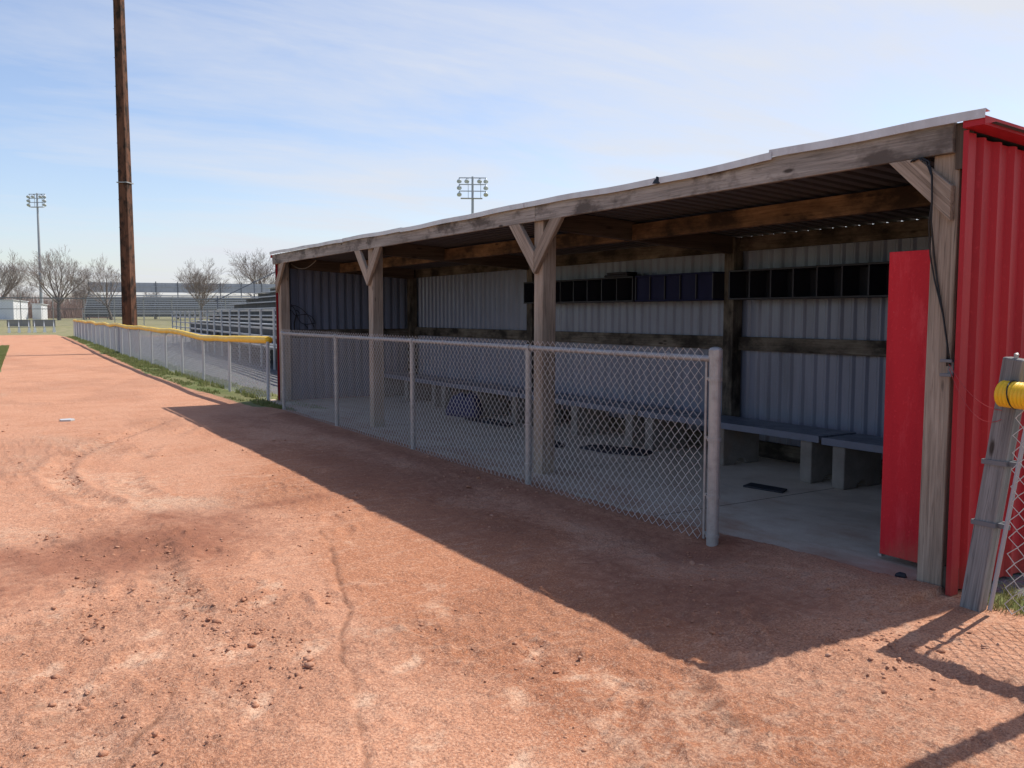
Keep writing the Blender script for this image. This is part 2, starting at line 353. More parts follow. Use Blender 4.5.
def ground():
    xs = np.concatenate([-np.geomspace(500, 1.2, 46), np.arange(-1.15, 5.0, .0165), np.geomspace(5.0, 600, 70)])
    ys = [1.2]
    while ys[-1] < 9: ys.append(ys[-1]+max(.0115, .0048*ys[-1]))
    while ys[-1] < 900: ys.append(ys[-1]*1.012+.0)
    ys = np.concatenate([[-400,-100,-30,-10,-4,-1,0,.5,.9], np.array(ys)])
    X, Y = np.meshgrid(xs, ys)
    near = 1-sstep(16, 30, Y)
    wx = X+.25*(fbm(X*1.1, Y*1.1, 3, 5)-.5); wy = Y+.25*(fbm(X*1.1+9, Y*1.1, 3, 6)-.5)
    lum = fbm(X*.55, Y*.4, 3, 1)-.5
    rough = sstep(.42, .62, fbm(X*.9+3, Y*.55, 4, 21)+.16*np.exp(-((X-.9)/1.1)**2-((Y-4.6)/2.6)**2)-.04)
    H = 0.026*lum*near + .009*(fbm(wx*3.2, wy*3.2, 4, 2)-.5)*near
    H += (.013*(fbm(wx*13, wy*13, 4, 3, .65)-.5)*(.35+.65*rough))*near
    cl = fbm(X*26, Y*26, 3, 4, .6)
    H += .011*np.clip(cl-.52, 0, 1)/.2*rough*near*(Y < 12)
    # scuffs: shallow footprints with pushed-up rims
    fr = random.Random(5)
    for i in range(110):
        fx_, fy_ = fr.uniform(-.2, 4.0), 2.0+abs(fr.gauss(0, 1))*3.6
        if fx_ > 3.9-.0*fy_: continue
        a = fr.uniform(-.9, .9)+math.pi/2; L, W = fr.uniform(.11, .17), fr.uniform(.045, .07); dp = fr.uniform(.004, .011)
        k = (np.abs(X-fx_) < .5) & (np.abs(Y-fy_) < .5)
        if not k.any(): continue
        dx, dy = X[k]-fx_, Y[k]-fy_; u = dx*math.cos(a)+dy*math.sin(a); v = -dx*math.sin(a)+dy*math.cos(a)
        r = np.sqrt((u/L)**2+(v/W)**2)
        H[k] += -dp*np.exp(-r**4)+dp*.8*np.exp(-((r-1.45)/.3)**2)*(u > -.2*L)
    crack = np.zeros_like(X); track = np.zeros_like(X)
    k = (Y > 1.5) & (Y < 15) & (X > -1) & (X < 5)
    for T in TRACKS:
        d, t = seg_dist(X[k]+.03*(fbm(X[k]*5, Y[k]*5, 2, 8)-.5), Y[k], T)
        lug = .5+.5*np.sign(np.sin(t*2*math.pi/.16+np.where(d > .06, 1.2, 0)))
        patch = sstep(.38, .62, fbm(X[k]*1.7, Y[k]*1.7, 3, 31)) if T is not TRACKS[0] else .45+.75*fbm(X[k]*3, Y[k]*3, 3, 31)
        H[k] += (-.026*np.exp(-(d/.10)**4)*(.45+.55*lug)+.022*np.exp(-((d-.17)/.05)**2)*(.4+.8*fbm(X[k]*9, Y[k]*9, 2, 9)))*patch*(1 if T is TRACKS[0] else .55)
        track[k] = np.maximum(track[k], np.exp(-(d/.16)**4)*patch)
        crack[k] = np.maximum(crack[k], .55*lug*np.exp(-((d-.10)/.05)**4)*patch*sstep(.45, .6, fbm(X[k]*6, Y[k]*6, 3, 33)))
    for Cc in CRACKS:
        wob = .09*(fbm(X[k]*9, Y[k]*9, 4, 12, .6)-.5)
        d, t = seg_dist(X[k]+wob, Y[k]+wob, Cc)
        H[k] += -.009*np.exp(-(d/.0095)**2)
        crack[k] = np.maximum(crack[k], np.exp(-(d/.010)**2)*sstep(.2, .4, fbm(X[k]*4, Y[k]*4, 2, 14)))
    # worn hollow at the opening of the dugout, scraped ring beside the fence
    H += -.03*np.exp(-((X-3.85)/.35)**2-((Y-4.15)/.35)**2)
    rr = np.hypot((X-3.55)/.28, (Y-4.75)/.34); H += .006*np.exp(-((rr-1)/.13)**2)
    sf = fence_x(Y); sl = strip_l(Y)
    edge = .35*(fbm(X*2.2, Y*.9, 3, 41)-.5)
    grass = sstep(sl-.10, sl+.10, X+edge)*(X < sf+.5)*(Y > 13)*(Y < 75)
    grass = np.maximum(grass, sstep(.06, -.06, X-(-.55+.0424*Y)+edge*.5)*sstep(11, 17, Y)*sstep(49, 47.5, Y+edge))
    grass = np.maximum(grass, sstep(71, 73, Y+2*edge+np.where(X > 5.2, 6, 0)))
    grass = np.maximum(grass, sstep(13, 14.5, X))
    grass = np.maximum(grass, sstep(-8, -9, X)*1.0)
    # beyond the right-hand fence: strip of turf, then gravel against the wall
    rg = sstep(4.30, 4.42, X+edge*.6)*(Y < 2.62)*(Y > -30)
    grass = np.maximum(grass, rg*sstep(4.75, 4.6, X)*.75)
    gravel = np.where((X > sf+.35) & (Y > 14.9), 1.0, 0.0)
    gravel = np.maximum(gravel, sstep(4.5, 4.62, X)*(Y < 2.75))
    gravel *= (1-sstep(60, 66, Y))
    H += .012*grass*near
    pale = sstep(.42, .74, fbm(X*1.5+.4*Y, Y*.9, 6, 51, .62))*(.5+.5*rough)
    pale *= 1-.62*sstep(1.3, 2.1, X)
    for i in range(46):
        fx_, fy_ = fr.uniform(-.1, 3.4), 2.3+abs(fr.gauss(0, 1))*1.9
        a = fr.uniform(.2, 1.5); L, W = fr.uniform(.09, .20), fr.uniform(.045, .10)
        k2 = (np.abs(X-fx_) < .6) & (np.abs(Y-fy_) < .6)
        if not k2.any() or fx_ > 2.3: continue
        dx, dy = X[k2]-fx_, Y[k2]-fy_; u = dx*math.cos(a)+dy*math.sin(a); v = -dx*math.sin(a)+dy*math.cos(a)
        w_ = fbm(X[k2]*8, Y[k2]*8, 4, 55, .65); m_ = np.exp(-((u/L)**2+(v/W)**2+2.2*(w_-.5))**1)*(.5+.7*w_); m_ = np.clip(m_, 0, 1.1)
        pale[k2] = np.maximum(pale[k2], .8*m_); rough[k2] *= 1-.8*np.clip(m_, 0, 1); H[k2] -= .006*m_
    pale = np.maximum(pale, .55*track)
    pale *= np.where(Y > 9, .55, 1)
    scuff = sstep(.50, .70, fbm(X*1.9+2, Y*1.3, 6, 57, .62))*sstep(2.2, 2.8, X)*(Y < 12)
    pale = np.maximum(pale, .42*scuff)
    # painted soft shadow across the lane; then moist ground and the hollow by the opening
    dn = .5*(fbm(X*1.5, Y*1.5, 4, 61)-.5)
    damp_shade = .85*(.55+.9*(fbm(X*2.6, Y*2.6, 4, 64)-.2))*np.exp(-((Y-6.15-.45*(X-1)+dn)/.95)**4)*sstep(2.35, 1.5, X+dn)
    damp_shade = np.maximum(damp_shade, .6*np.exp(-((Y-6.9-.12*(X-2)+.3*dn)/.16)**2)*sstep(1.2, 1.9, X)*sstep(3.0, 2.3, X))  # narrow tail of that painted shadow
    damp_shade = np.maximum(damp_shade, .72*np.exp(-((X-3.45)/.95)**4)*(.30+.55*sstep(.30, .62, fbm(X*1.2, Y*.8, 5, 71, .6)))*sstep(2.4, 3.2, Y+.3*dn)*sstep(15, 12, Y))
    damp_shade *= 1-.45*scuff
    damp_shade = np.maximum(damp_shade, .9*np.exp(-((X-3.95)/.42)**2-((Y-4.05)/.4)**2))
    damp_shade = np.maximum(damp_shade, .7*np.exp(-((X-3.85+dn*.3)/.22)**2)*(Y > 4)*(Y < 13))
    fines = np.exp(-((X-2.35-.10*(Y-4)+.5*(fbm(X*1.2, Y*.8, 4, 73)-.5)*2)/.75)**4)*sstep(12, 8, Y)
    # sink the sheet under the concrete so the two never meet
    inside = (X > 4.6) & (X < 7.0) & (Y > 2.8) & (Y < 14.8)
    H = np.where(inside, -.05, H)
    ex = np.interp(Y, [2.8,3.0,3.25,3.6,4.0,4.3,4.7,5.2,6,15], [4.40,4.33,4.36,4.30,4.27,4.24,4.17,4.13,4.11,4.10])+.10*(fbm(X*6, Y*6, 4, 77)-.5)
    apron = (X > 3.5) & (Y > 2.75) & (Y < 14.9) & (X < 4.75)
    side = (X-ex)
    lipz = np.where(side < 0, .036+np.clip(-side, 0, .25)*-.02+.006*(fbm(X*20, Y*20, 2, 78)-.3), .036-.6*side)
    bl_ = np.where(side < 0, 1-sstep(.14, .5, -side), 1.0)
    H = np.where(apron, H*(1-bl_)+lipz*bl_, H)
    H = np.where(apron & (side > .08), -.05, H)
    Z = base_z(X, Y)+H
    ny, nx = X.shape; idx = np.arange(nx*ny).reshape(ny, nx)
    Fq = np.stack([idx[:-1,:-1], idx[:-1,1:], idx[1:,1:], idx[1:,:-1]], -1).reshape(-1, 4)
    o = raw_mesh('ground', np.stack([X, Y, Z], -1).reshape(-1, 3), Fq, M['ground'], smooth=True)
    for nm, ch in (('zone', (grass, gravel, damp_shade)), ('wear', (pale, crack, rough))):
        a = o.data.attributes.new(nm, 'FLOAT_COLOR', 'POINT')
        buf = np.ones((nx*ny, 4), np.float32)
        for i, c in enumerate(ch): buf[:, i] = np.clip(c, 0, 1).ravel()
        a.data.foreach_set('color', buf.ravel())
    a = o.data.attributes.new('fines', 'FLOAT', 'POINT'); a.data.foreach_set('value', np.clip(fines, 0, 1).astype(np.float32).ravel())
    o['kind'] = 'structure'
    return o, xs, ys, Z
GO, GX, GY, GZ = ground()
def gz(x, y):
    i = np.clip(np.searchsorted(GX, x), 1, len(GX)-1); j = np.clip(np.searchsorted(GY, y), 1, len(GY)-1)
    return GZ[j, i]

# dirt clods and crumbs lying about
def clods():
    n = 2300
    ico = np.array([(0,0,1),(.894,0,.447),(.276,.851,.447),(-.724,.526,.447),(-.724,-.526,.447),(.276,-.851,.447),
                    (.724,.526,-.447),(-.276,.851,-.447),(-.894,0,-.447),(-.276,-.851,-.447),(.724,-.526,-.447),(0,0,-1)])
    fi = np.array([(0,1,2),(0,2,3),(0,3,4),(0,4,5),(0,5,1),(1,6,2),(2,7,3),(3,8,4),(4,9,5),(5,10,1),(6,7,2),(7,8,3),(8,9,4),(9,10,5),(10,6,1),(11,7,6),(11,8,7),(11,9,8),(11,10,9),(11,6,10)])
    x = rng.uniform(-.4, 4.0, n*3); y = 2.0+np.abs(rng.normal(0, 1, n*3))*4.0
    w = fbm(x*1.6, y*1.1, 3, 81)+.14*np.exp(-((x-.9)/.9)**2-((y-4.)/2)**2)+.12*np.exp(-((x-3.6)/.5)**2-((y-2.6)/.7)**2)
    k = (w > .52) & (y < 14) & ~((x > 3.95) & (y > 2.9)); x, y = x[k][:n], y[k][:n]
    for T, cnt in ((TRACKS[0], 420), (TRACKS[2], 620), (TRACKS[3], 620), ([(1.15, 4.7), (1.0, 4.2), (1.12, 3.9), (1.05, 3.5)], 520), ([(3.35, 2.9), (3.5, 2.5), (3.3, 2.2)], 200), ([(3.75, 4.1), (3.6, 3.9)], 90)):
        Tn = np.array(T); q = rng.random(cnt)**1.0*(len(Tn)-1); cl = vnoise(q*5, q*0+cnt, 17) > .42
        q = q[cl]; w_ = np.where(rng.random(len(q)) < .7, .035, .11)
        x = np.concatenate([x, np.interp(q, np.arange(len(Tn)), Tn[:, 0])+rng.normal(0, 1, len(q))*w_+.06]); y = np.concatenate([y, np.interp(q, np.arange(len(Tn)), Tn[:, 1])+rng.normal(0, 1, len(q))*w_])
    n = len(x)
    s = np.clip(.0036*np.exp(rng.normal(0, .60, n)), .0018, .018)
    V = ico[None]*(1+rng.uniform(-.35, .35, (n, 12, 1)))*s[:, None, None]*np.stack([rng.uniform(.8, 1.6, n), rng.uniform(.8, 1.5, n), rng.uniform(.45, .85, n)], -1)[:, None]
    V = V+np.stack([x, y, gz(x, y)+s*.25], -1)[:, None]
    Fq = (fi[None]+12*np.arange(n)[:, None, None]).reshape(-1, 3)
    o = raw_mesh('dirt_clods', V.reshape(-1, 3), Fq, M['clod'])
    tag(o, 'small crumbled clods of red dirt scattered over the infield', 'dirt clods', kind='stuff')
clods()

# ------------------------------------------------------------------ grass
def blades(name, x, y, h, wd, mat, label, lean=.5):
    n = len(x); a = rng.uniform(0, 2*math.pi, n); b = rng.uniform(0, 2*math.pi, n); l = h*lean*rng.uniform(.1, 1, n)
    z = gz(x, y)-.004
    p = np.stack([x, y, z], -1); sd = np.stack([np.cos(a), np.sin(a), 0*a], -1)*wd[:, None]/2
    ln = np.stack([np.cos(b)*l, np.sin(b)*l, 0*b], -1); up = np.stack([0*h, 0*h, h], -1)
    V = np.stack([p-sd, p+sd, p+ln*.35+up*.6+sd*.8, p+ln*.35+up*.6-sd*.8, p+ln+up*.95], 1)
    i = 5*np.arange(n)[:, None]
    F3 = np.concatenate([i+np.array([[0,1,2]]), i+np.array([[0,2,3]]), i+np.array([[3,2,4]])])
    o = raw_mesh(name, V.reshape(-1, 3), F3, mat); tag(o, label, 'grass', kind='stuff'); return o
n = 26000; y = 13.1+52*rng.random(n)**1.7; x = strip_l(y)+(fence_x(y)+.35-strip_l(y))*rng.random(n)
keep = fbm(x*2.2, y*.9, 3, 43) > .38; x, y = x[keep], y[keep]
d = (x-strip_l(y))
blades('grass_strip', x, y, rng.uniform(.03, .10, len(x))*(.5+np.clip(d, 0, .6)*1.3), rng.uniform(.006, .014, len(x))*(1+y/25), M['grass'], 'uneven green grass growing along the foot of the yellow capped fence')
n = 42000; y = 14.5+33.5*rng.random(n)**1.3; x = -.55+.0424*y-5.0*rng.random(n)**1.3
blades('lawn_grass', x, y, rng.uniform(.03, .07, n), rng.uniform(.012, .03, n), M['grass'], 'bright green mown outfield grass at the edge of the dirt lane')
n = 1500; y = 2.55-1.3*rng.random(n)**1.3; x = 4.36+.34*rng.random(n)
keep = fbm(x*7, y*7, 2, 47) > .4; x, y = x[keep], y[keep]
blades('grass_tuft', x, y, rng.uniform(.02, .085, len(x)), rng.uniform(.003, .006, len(x)), M['dry_grass'], 'half dry tuft of grass at the foot of the leaning post', .9)

# ------------------------------------------------------------------ dugout
PITCH_R = .145
def roof_z(x): return 2.462-.060*(x-4.31)
def corrugated(u0, u1, w0, w1fn, fixed, axis, rib, out, pitch=PITCH_R, deep=False):
    """profiled sheet. axis 'y': runs along Y at X=fixed; axis 'x': runs along X at Y=fixed; rib height signed along the normal"""
    us = []; hs = []; u = u0
    while u < u1:
        for t, h in ((0,0),(.50,0),(.66,1),(.80,1),(.96,0)) if not deep else ((0,0),(.36,0),(.42,1),(.92,1),(.98,0)):
            uu = u+t*pitch
            if uu < u1: us.append(uu); hs.append(h)
        u += pitch
    us.append(u1); hs.append(0)
    vs = []
    for a, h in zip(us, hs):
        for z in (w0, w1fn(a)):
            vs.append((fixed+rib*h, a, z) if axis == 'y' else (a, fixed+rib*h, z))
    fs = [(2*i, 2*i+2, 2*i+3, 2*i+1) for i in range(len(us)-1)]
    out.add(vs, fs)

floor = MB()
floor.prism([(4.33,2.80),(6.98,2.80),(6.98,14.82),(4.44,14.82),(4.44,15.12),(4.08,15.12),(4.10,12.4),(4.13,9.0),(4.12,6.3),(4.11,5.0),(4.17,4.45),(4.21,4.05),(4.24,3.6),(4.28,3.25),(4.30,2.95)], 2, -.12, .026)
fo = floor.build('concrete_floor', M['concrete'], bevel=.008); fo['kind'] = 'structure'

dug = thing('dugout', 'long open fronted dugout of red metal siding on weathered timber posts', 'dugout')
POSTS = [2.838, 6.76, 10.72, 14.66]
for i, py in enumerate(POSTS):
    p = MB(); ln = (.05, 0, .0, -.02)[i]
    p.bar((4.49, py, -.15), (4.49, py-.015, roof_z(4.49)-.005), .145, .145, up=(1,0,0))
    post = p.build('post', M['post'], dug, bevel=.006)
    for sg in ((1,) if i == 0 else (-1,) if i == 3 else (-1, 1)):
        b = MB()
        if i == 0: a0, a1 = (4.385, py+.50, 2.40), (4.385, py-.04, 1.90)
        elif i == 3: a0, a1 = (4.385, py-.05, 2.42), (4.385, py+.12, 1.93); a0, a1 = (4.385, py-.40, 2.42), (4.385, py+.03, 1.98)
        else: a0, a1 = (4.385, py+sg*.46, 2.46), (4.385, py+sg*.02, 1.98)
        # board cut level under the header and plumb at the foot
        w = .135; s_ = a0[1]-a1[1]; L = math.hypot(s_, a0[2]-a1[2]); dz = (a0[2]-a1[2])/L; dy = s_/L
        ztop = 2.334
        def cut(off):
            y1, z1 = a1[1]-dz*off, a1[2]+dy*off
            t = (ztop-z1)/dz; return (y1+dy*t, ztop)
        yc = py+sg*.004 if i not in (0,3) else (py-.075 if i == 0 else py+.06)
        def foot(off):
            y1, z1 = a1[1]-dz*off, a1[2]+dy*off
            t = (yc-y1)/dy; return (yc, z1+dz*t)
        poly = [cut(w/2), cut(-w/2), foot(-w/2), foot(w/2)]
        if i == 0: poly = [(3.14,2.334),(2.965,2.334),(2.768,2.168),(2.768,1.985)]
        vs = [(x, u, v) for x in (4.374, 4.413) for u, v in poly]
        o3 = random.random()*9
        gs = [(o3+(u-yc)*dy+(v-2)*dz, -(u-yc)*dz+(v-2)*dy+o3, x) for x in (4.374, 4.413) for u, v in poly]
        b.add(vs, [(0,1,2,3),(7,6,5,4),(0,4,5,1),(1,5,6,2),(2,6,7,3),(3,7,4,0)], gs)
        b.build('brace', M['post'], post, bevel=.003)
h = MB(); ys = [2.765, 6.74, 10.70, 14.885]
for a, b_ in zip(ys[:-1], ys[1:]):
    h.bar((4.392, a+.002, 2.414), (4.392, b_-.002, 2.412), .038, .158)
h.build('header_beam', M['beam'], dug, bevel=.004)
for sec, (a, b_) in enumerate(zip(POSTS[:-1], POSTS[1:])):
    p = MB(); z = roof_z(5.5)-.008
    p.bar((5.5, a+.06, z-.075+(.012, -.006, .004)[sec]-.02), (5.5, b_-.06, z-.075+(-.005, .006, 0)[sec]-.02), .075, .15)
    p.build('mid_purlin', M['brown'], dug, bevel=.004)
for py in POSTS:
    p = MB(); x0, x1 = 4.61, 6.88
    vs = [(x, y, z) for x, z0, z1 in ((x0, roof_z(x0)-.18, roof_z(x0)-.004), (x1, roof_z(x1)-.18, roof_z(x1)-.004)) for y in (py-.045, py+.045) for z in (z0, z1)]
    p.add(vs, [(0,1,3,2),(4,6,7,5),(0,4,5,1),(2,3,7,6),(0,2,6,4),(1,5,7,3)], [(v[0]+py, v[1], v[2]) for v in vs])
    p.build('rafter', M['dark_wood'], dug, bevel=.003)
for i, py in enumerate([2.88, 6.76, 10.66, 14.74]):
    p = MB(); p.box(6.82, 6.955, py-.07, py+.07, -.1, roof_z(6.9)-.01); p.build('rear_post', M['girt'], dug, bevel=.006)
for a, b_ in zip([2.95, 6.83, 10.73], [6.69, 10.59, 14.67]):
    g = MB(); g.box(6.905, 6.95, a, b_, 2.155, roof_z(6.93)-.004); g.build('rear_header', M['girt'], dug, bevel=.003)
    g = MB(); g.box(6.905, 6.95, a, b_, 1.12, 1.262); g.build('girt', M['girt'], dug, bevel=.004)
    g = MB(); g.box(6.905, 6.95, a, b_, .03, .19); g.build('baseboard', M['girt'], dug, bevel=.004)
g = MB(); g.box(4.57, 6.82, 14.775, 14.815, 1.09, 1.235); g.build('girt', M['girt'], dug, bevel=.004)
# wall sheets: blue grey inside, red outside
w = MB(); corrugated(2.75, 14.84, .05, lambda u: 2.22, 6.982, 'y', -.022, w); w.build('back_wall', M['lining'], dug)
w = MB(); corrugated(4.45, 6.97, .03, lambda u: roof_z(u)-.03, 14.845, 'x', -.060, w, deep=True); w.build('end_wall', M['lining'], dug)
w = MB(); corrugated(4.45, 6.97, .03, lambda u: roof_z(u)-.03, 2.745, 'x', .022, w); w.build('end_wall', M['lining'], dug)
w = MB(); corrugated(2.70, 14.89, .02, lambda u: 2.22, 7.012, 'y', .024, w); w.build('siding', M['red'], dug)
w = MB(); corrugated(4.43, 7.0, .015, lambda u: roof_z(u)-.035, 2.715, 'x', -.026, w); w.build('siding', M['red'], dug)
w = MB(); corrugated(4.43, 7.0, .015, lambda u: roof_z(u)-.035, 14.875, 'x', .026, w); w.build('siding', M['red'], dug)
for yy, sg in ((2.69, -1), (14.90, 1)):
    c = MB()
    q0, q1 = min(yy, yy-sg*.028), max(yy, yy-sg*.028)
    dx_ = 0 if sg < 0 else .035
    c.box(4.388+dx_, 4.393+dx_, q0, q1, .0, roof_z(4.36)-.02)
    c.box(4.393+dx_, 4.455, min(yy, yy-sg*.005), max(yy, yy-sg*.005), .0, roof_z(4.42)-.03)
    c.box(4.450, 4.455, min(yy-sg*.022, yy-sg*.0051), max(yy-sg*.022, yy-sg*.0051), .0, roof_z(4.42)-.03)
    c.build('corner_trim', M['red'] if sg < 0 else M['red_dark'], dug)
# roof: ribbed sheets running front to back
def roof_sheet(name, mat, dz):
    r = MB(); us = []; hs = []; u = 2.565
    while u < 14.80:
        for t, hh in ((0,0),(.50,0),(.60,1),(.88,1),(.98,0)):
            us.append(u+t*PITCH_R); hs.append(.044*hh)
        u += PITCH_R
    vs = []
    for a, hh in zip(us, hs):
        for x in (4.414, 5.7, 6.995):
            vs.append((x, a, roof_z(x)+hh+dz+.004*math.sin(a*1.9+x)*(1 if x < 4.5 else 0)))
    fs = []
    for i in range(len(us)-1):
        for k in range(2): fs.append((3*i+k, 3*i+k+1, 3*i+k+4, 3*i+k+3))
    r.add(vs, fs); return r.build(name, mat, dug)
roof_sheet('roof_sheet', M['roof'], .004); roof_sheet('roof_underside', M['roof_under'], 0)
# flashing along the front edge, in lengths that have worked loose
FL = [(2.585, 3.98, 2.523, 2.533), (3.955, 5.02, 2.516, 2.498), (5.06, 6.9, 2.500, 2.520), (6.88, 9.6, 2.515, 2.505), (9.58, 11.5, 2.512, 2.530), (11.48, 14.915, 2.520, 2.548)]
for i, (a, b_, z0, z1) in enumerate(FL):
    f = MB(); nseg = 10; x = 4.346-(.006 if i % 2 else 0)
    T = [0+k/nseg for k in range(nseg+1)]
    hgt = .048
    rows = []
    for t in T:
        y = a+(b_-a)*t; z = z0+(z1-z0)*t+.004*math.sin(y*5+i)
        rows += [(x, y, z-hgt), (x-.002, y, z-.003), (x+.004, y, z), (x+.045, y, z-.010), (x+.045, y, z-.013), (x+.006, y, z-.004), (x+.003, y, z-hgt)]
    fs = []
    for k in range(nseg):
        for q in range(7): fs.append((7*k+q, 7*k+(q+1) % 7, 7*k+7+(q+1) % 7, 7*k+7+q))
    fs += [tuple(range(7)), tuple(7*nseg+q for q in range(6, -1, -1))]
    f.add(rows, fs); f.build('flashing', M['flash'], dug)
f = MB(); f.add([(4.335,5.01,2.452),(4.335,5.09,2.46),(4.35,5.06,2.512),(4.36,5.0,2.49),(4.35,5.03,2.455)], [(0,1,2),(0,2,3),(0,3,4),(0,4,1),(1,4,3,2)])
f.build('bent_flap', M['cable'], dug)
# red rake trim at both ends
for y0, y1 in ((2.595, 2.705), (14.886, 14.93)):
    k = MB(); x0, x1 = 4.358, 7.05
    def rk(ya, yb, o0, o1):
        vs = [(x, y, roof_z(x)+o) for x in (x0, x1) for y in (ya, yb) for o in (o0, o1)]
        k.add(vs, [(0,1,3,2),(4,6,7,5),(0,4,5,1),(2,3,7,6),(0,2,6,4),(1,5,7,3)])
    rk(y0, y1, -.012, .034)
    if y0 < 5: rk(y0-.006, y0-.001, -.014, .022)
    else: rk(y1+.001, y1+.006, -.014, .022)
    k.build('rake_trim', M['red'], dug)
b = MB(); b.box(4.396, 4.46, 2.709, 2.7635, 2.25, 2.485); b.build('blocking', M['dark_wood'], dug)
# red plywood door swung against the inside of the corner post
d = MB(); d.box(4.612, 4.637, 2.79, 3.285, .062, 1.862)
door = d.build('door', M['red_door'], dug, bevel=.003); door['label'] = 'red painted plywood door'
hh = MB(); hh.box(4.638, 4.66, 3.22, 3.297, .50, .585); hh.build('batten', M['red_door'], door, bevel=.002)
hh = MB(); hh.box(4.606, 4.642, 3.268, 3.292, .045, .0615); hh.build('corner_plate', M['galv'], door)
b = MB(); b.box(4.43, 4.47, 2.696, 2.776, .0, .14); b.build('post_stub', M['girt'], dug, bevel=.003)
b = MB(); b.box(4.395, 4.475, 2.728, 2.760, 1.17, 1.25); b.box(4.372, 4.384, 2.727, 2.790, 1.245, 1.262); b.box(4.372, 4.384, 2.727, 2.790, 1.17, 1.187)
b.build('latch_bracket', M['alu_dark'], dug, bevel=.002)

# ------------------------------------------------------------------ equipment shelves on the back wall
def shelf(y0, y1, n_div, mat, label, back):
    t = thing('equipment_shelf', label, 'shelf', 'equipment shelves along the dugout back wall')
    x0, x1 = 6.655, 6.90; z0, z1 = 1.645, 1.945
    c = MB(); c.box(x0, x1, y0, y1, z0, z0+.018); c.box(x0, x1, y0, y1, z1-.018, z1)
    c.box(x1-.012, x1, y0, y1, z0+.018, z1-.018); c.build('case', mat, t, bevel=.002)
    for k in range(n_div+1):
        y = y0+.009+(y1-y0-.018)*k/n_div
        if back and k < n_div:
            y2 = y0+.009+(y1-y0-.018)*(k+1)/n_div
            pn = MB(); pn.box(x0+.02, x0+.03, y+.0085, y2-.0085, z0+.0185, z1-.0185); pn.build('front_panel', M['navy'], t)
        dd = MB(); dd.box(x0+.002, x1-.012, y-.008, y+.008, z0+.0185, z1-.0185); dd.build('divider', M['divider'] , t)
    return t
M['divider'] = paint('shelf_divider_edge', (.019,.020,.032), .5, 0, (.03,.03,.03), .4, 8)
shelf(3.0, 6.60, 13, M['black'], 'black shelf of open cubbies beside the red door panel', 0)
shelf(6.82, 8.10, 5, M['navy'], 'short navy shelf with closed fronts between the two long black shelves', 1)
shelf(8.14, 10.55, 8, M['black'], 'black shelf of open cubbies behind the second timber post, things piled on top', 0)
for (a, b_, hgt, lab, nm) in ((8.25, 8.72, .05, 'flat dark folded jacket lying on top of the black shelf', 'folded_jacket'),):
    j = MB(); m_ = 9
    for k in range(2):
        vs = []; 
        zb = 1.946+k*.03
        pts = [(6.66+.02*k, a+.03*k), (6.67, b_-.05*k), (6.86, b_-.02), (6.87, a+.06)]
        j.prism(pts, 2, zb, zb+.028)
    o = j.build(nm, M['rubber'], None, bevel=.012); tag(o, lab, 'jacket')

# ------------------------------------------------------------------ benches
BN = [(2.86, 4.98, 'dark slatted bench mostly hidden behind the red door panel'),
      (5.00, 7.42, 'dark slatted bench standing in the doorway opening beside the thick galvanised post'),
      (7.44, 9.85, 'dark slatted bench behind the mesh, right of the post with two braces'),
      (9.87, 12.28, 'dark slatted bench in the far half of the dugout, dark blue bag under it'),
      (12.30, 14.70, 'dark slatted bench farthest inside, against the end wall of the dugout')]
for a, b_, lab in BN:
    t = thing('bench', lab, 'bench', 'benches along the dugout back wall', loc=(6.4, (a+b_)/2, .026)); hl = (b_-a)/2; t_off = (6.4, (a+b_)/2, .026)
    s = MB()
    tilt = random.uniform(-.006, .006)
    for k in range(4):
        x0 = -.235+k*.122
        s.bar((x0+.057, -hl+.004, .41+tilt), (x0+.057, hl-.004, .41-tilt), .112, .032)
    s.bar((-.246, -hl+.004, .398+tilt), (-.246, hl-.004, .398-tilt), .012, .062)
    s.build('seat', M['seat'], t, bevel=.003)
    for yc in (-hl+.16, .0, hl-.16):
        k = MB()
        hb = .392
        poly = [(-.225, 0), (-.06, 0), (-.045, .035), (0, .055), (.06, .05), (.09, .0), (.27, 0), (.27, hb), (-.225, hb)]
        k.prism(poly, 1, yc-.062, yc+.062); k.build('block_leg', M['block'], t, bevel=.01)

# ------------------------------------------------------------------ loose things on the concrete
o = MB(); o.prism([(5.56,5.30),(5.72,5.36),(5.77,5.00),(5.63,4.93)], 2, .027, .042); ob = o.build('rubber_mat', M['rubber'], None, bevel=.004)
tag(ob, 'small black rubber mat lying flat on the concrete before the bench', 'mat')
def lump(name, cx, cy, rx, ry, rzz, mat, label, cat, seed, ang=0):
    m = MB(); nu, nv = 20, 10; rr = random.Random(seed); ph = [rr.uniform(0, 6) for _ in range(6)]
    vs = []
    for j in range(nv+1):
        th = math.pi/2*j/nv
        for i in range(nu):
            t = 2*math.pi*i/nu; k = 1+.10*math.sin(3*t+ph[0])+.07*math.sin(5*t+ph[1]+2*th)
            ex = .55
            c = math.cos(t); s_ = math.sin(t)
            x = rx*k*math.copysign(abs(c)**.7, c)*math.cos(th)**ex; y = ry*k*math.copysign(abs(s_)**.7, s_)*math.cos(th)**ex
            z = rzz*math.sin(th)**.8*(1+.12*math.sin(4*t+ph[2])+.1*math.sin(7*x/rx+ph[3]))
            vs.append((cx+x*math.cos(ang)-y*math.sin(ang), cy+x*math.sin(ang)+y*math.cos(ang), .027+z))
    fs = [(j*nu+i, j*nu+(i+1) % nu, (j+1)*nu+(i+1) % nu, (j+1)*nu+i) for j in range(nv) for i in range(nu)]
    fs.append(tuple(range(nu-1, -1, -1))); m.add(vs, fs); ob = m.build(name, mat, None, smooth=True); return tag(ob, label, cat)
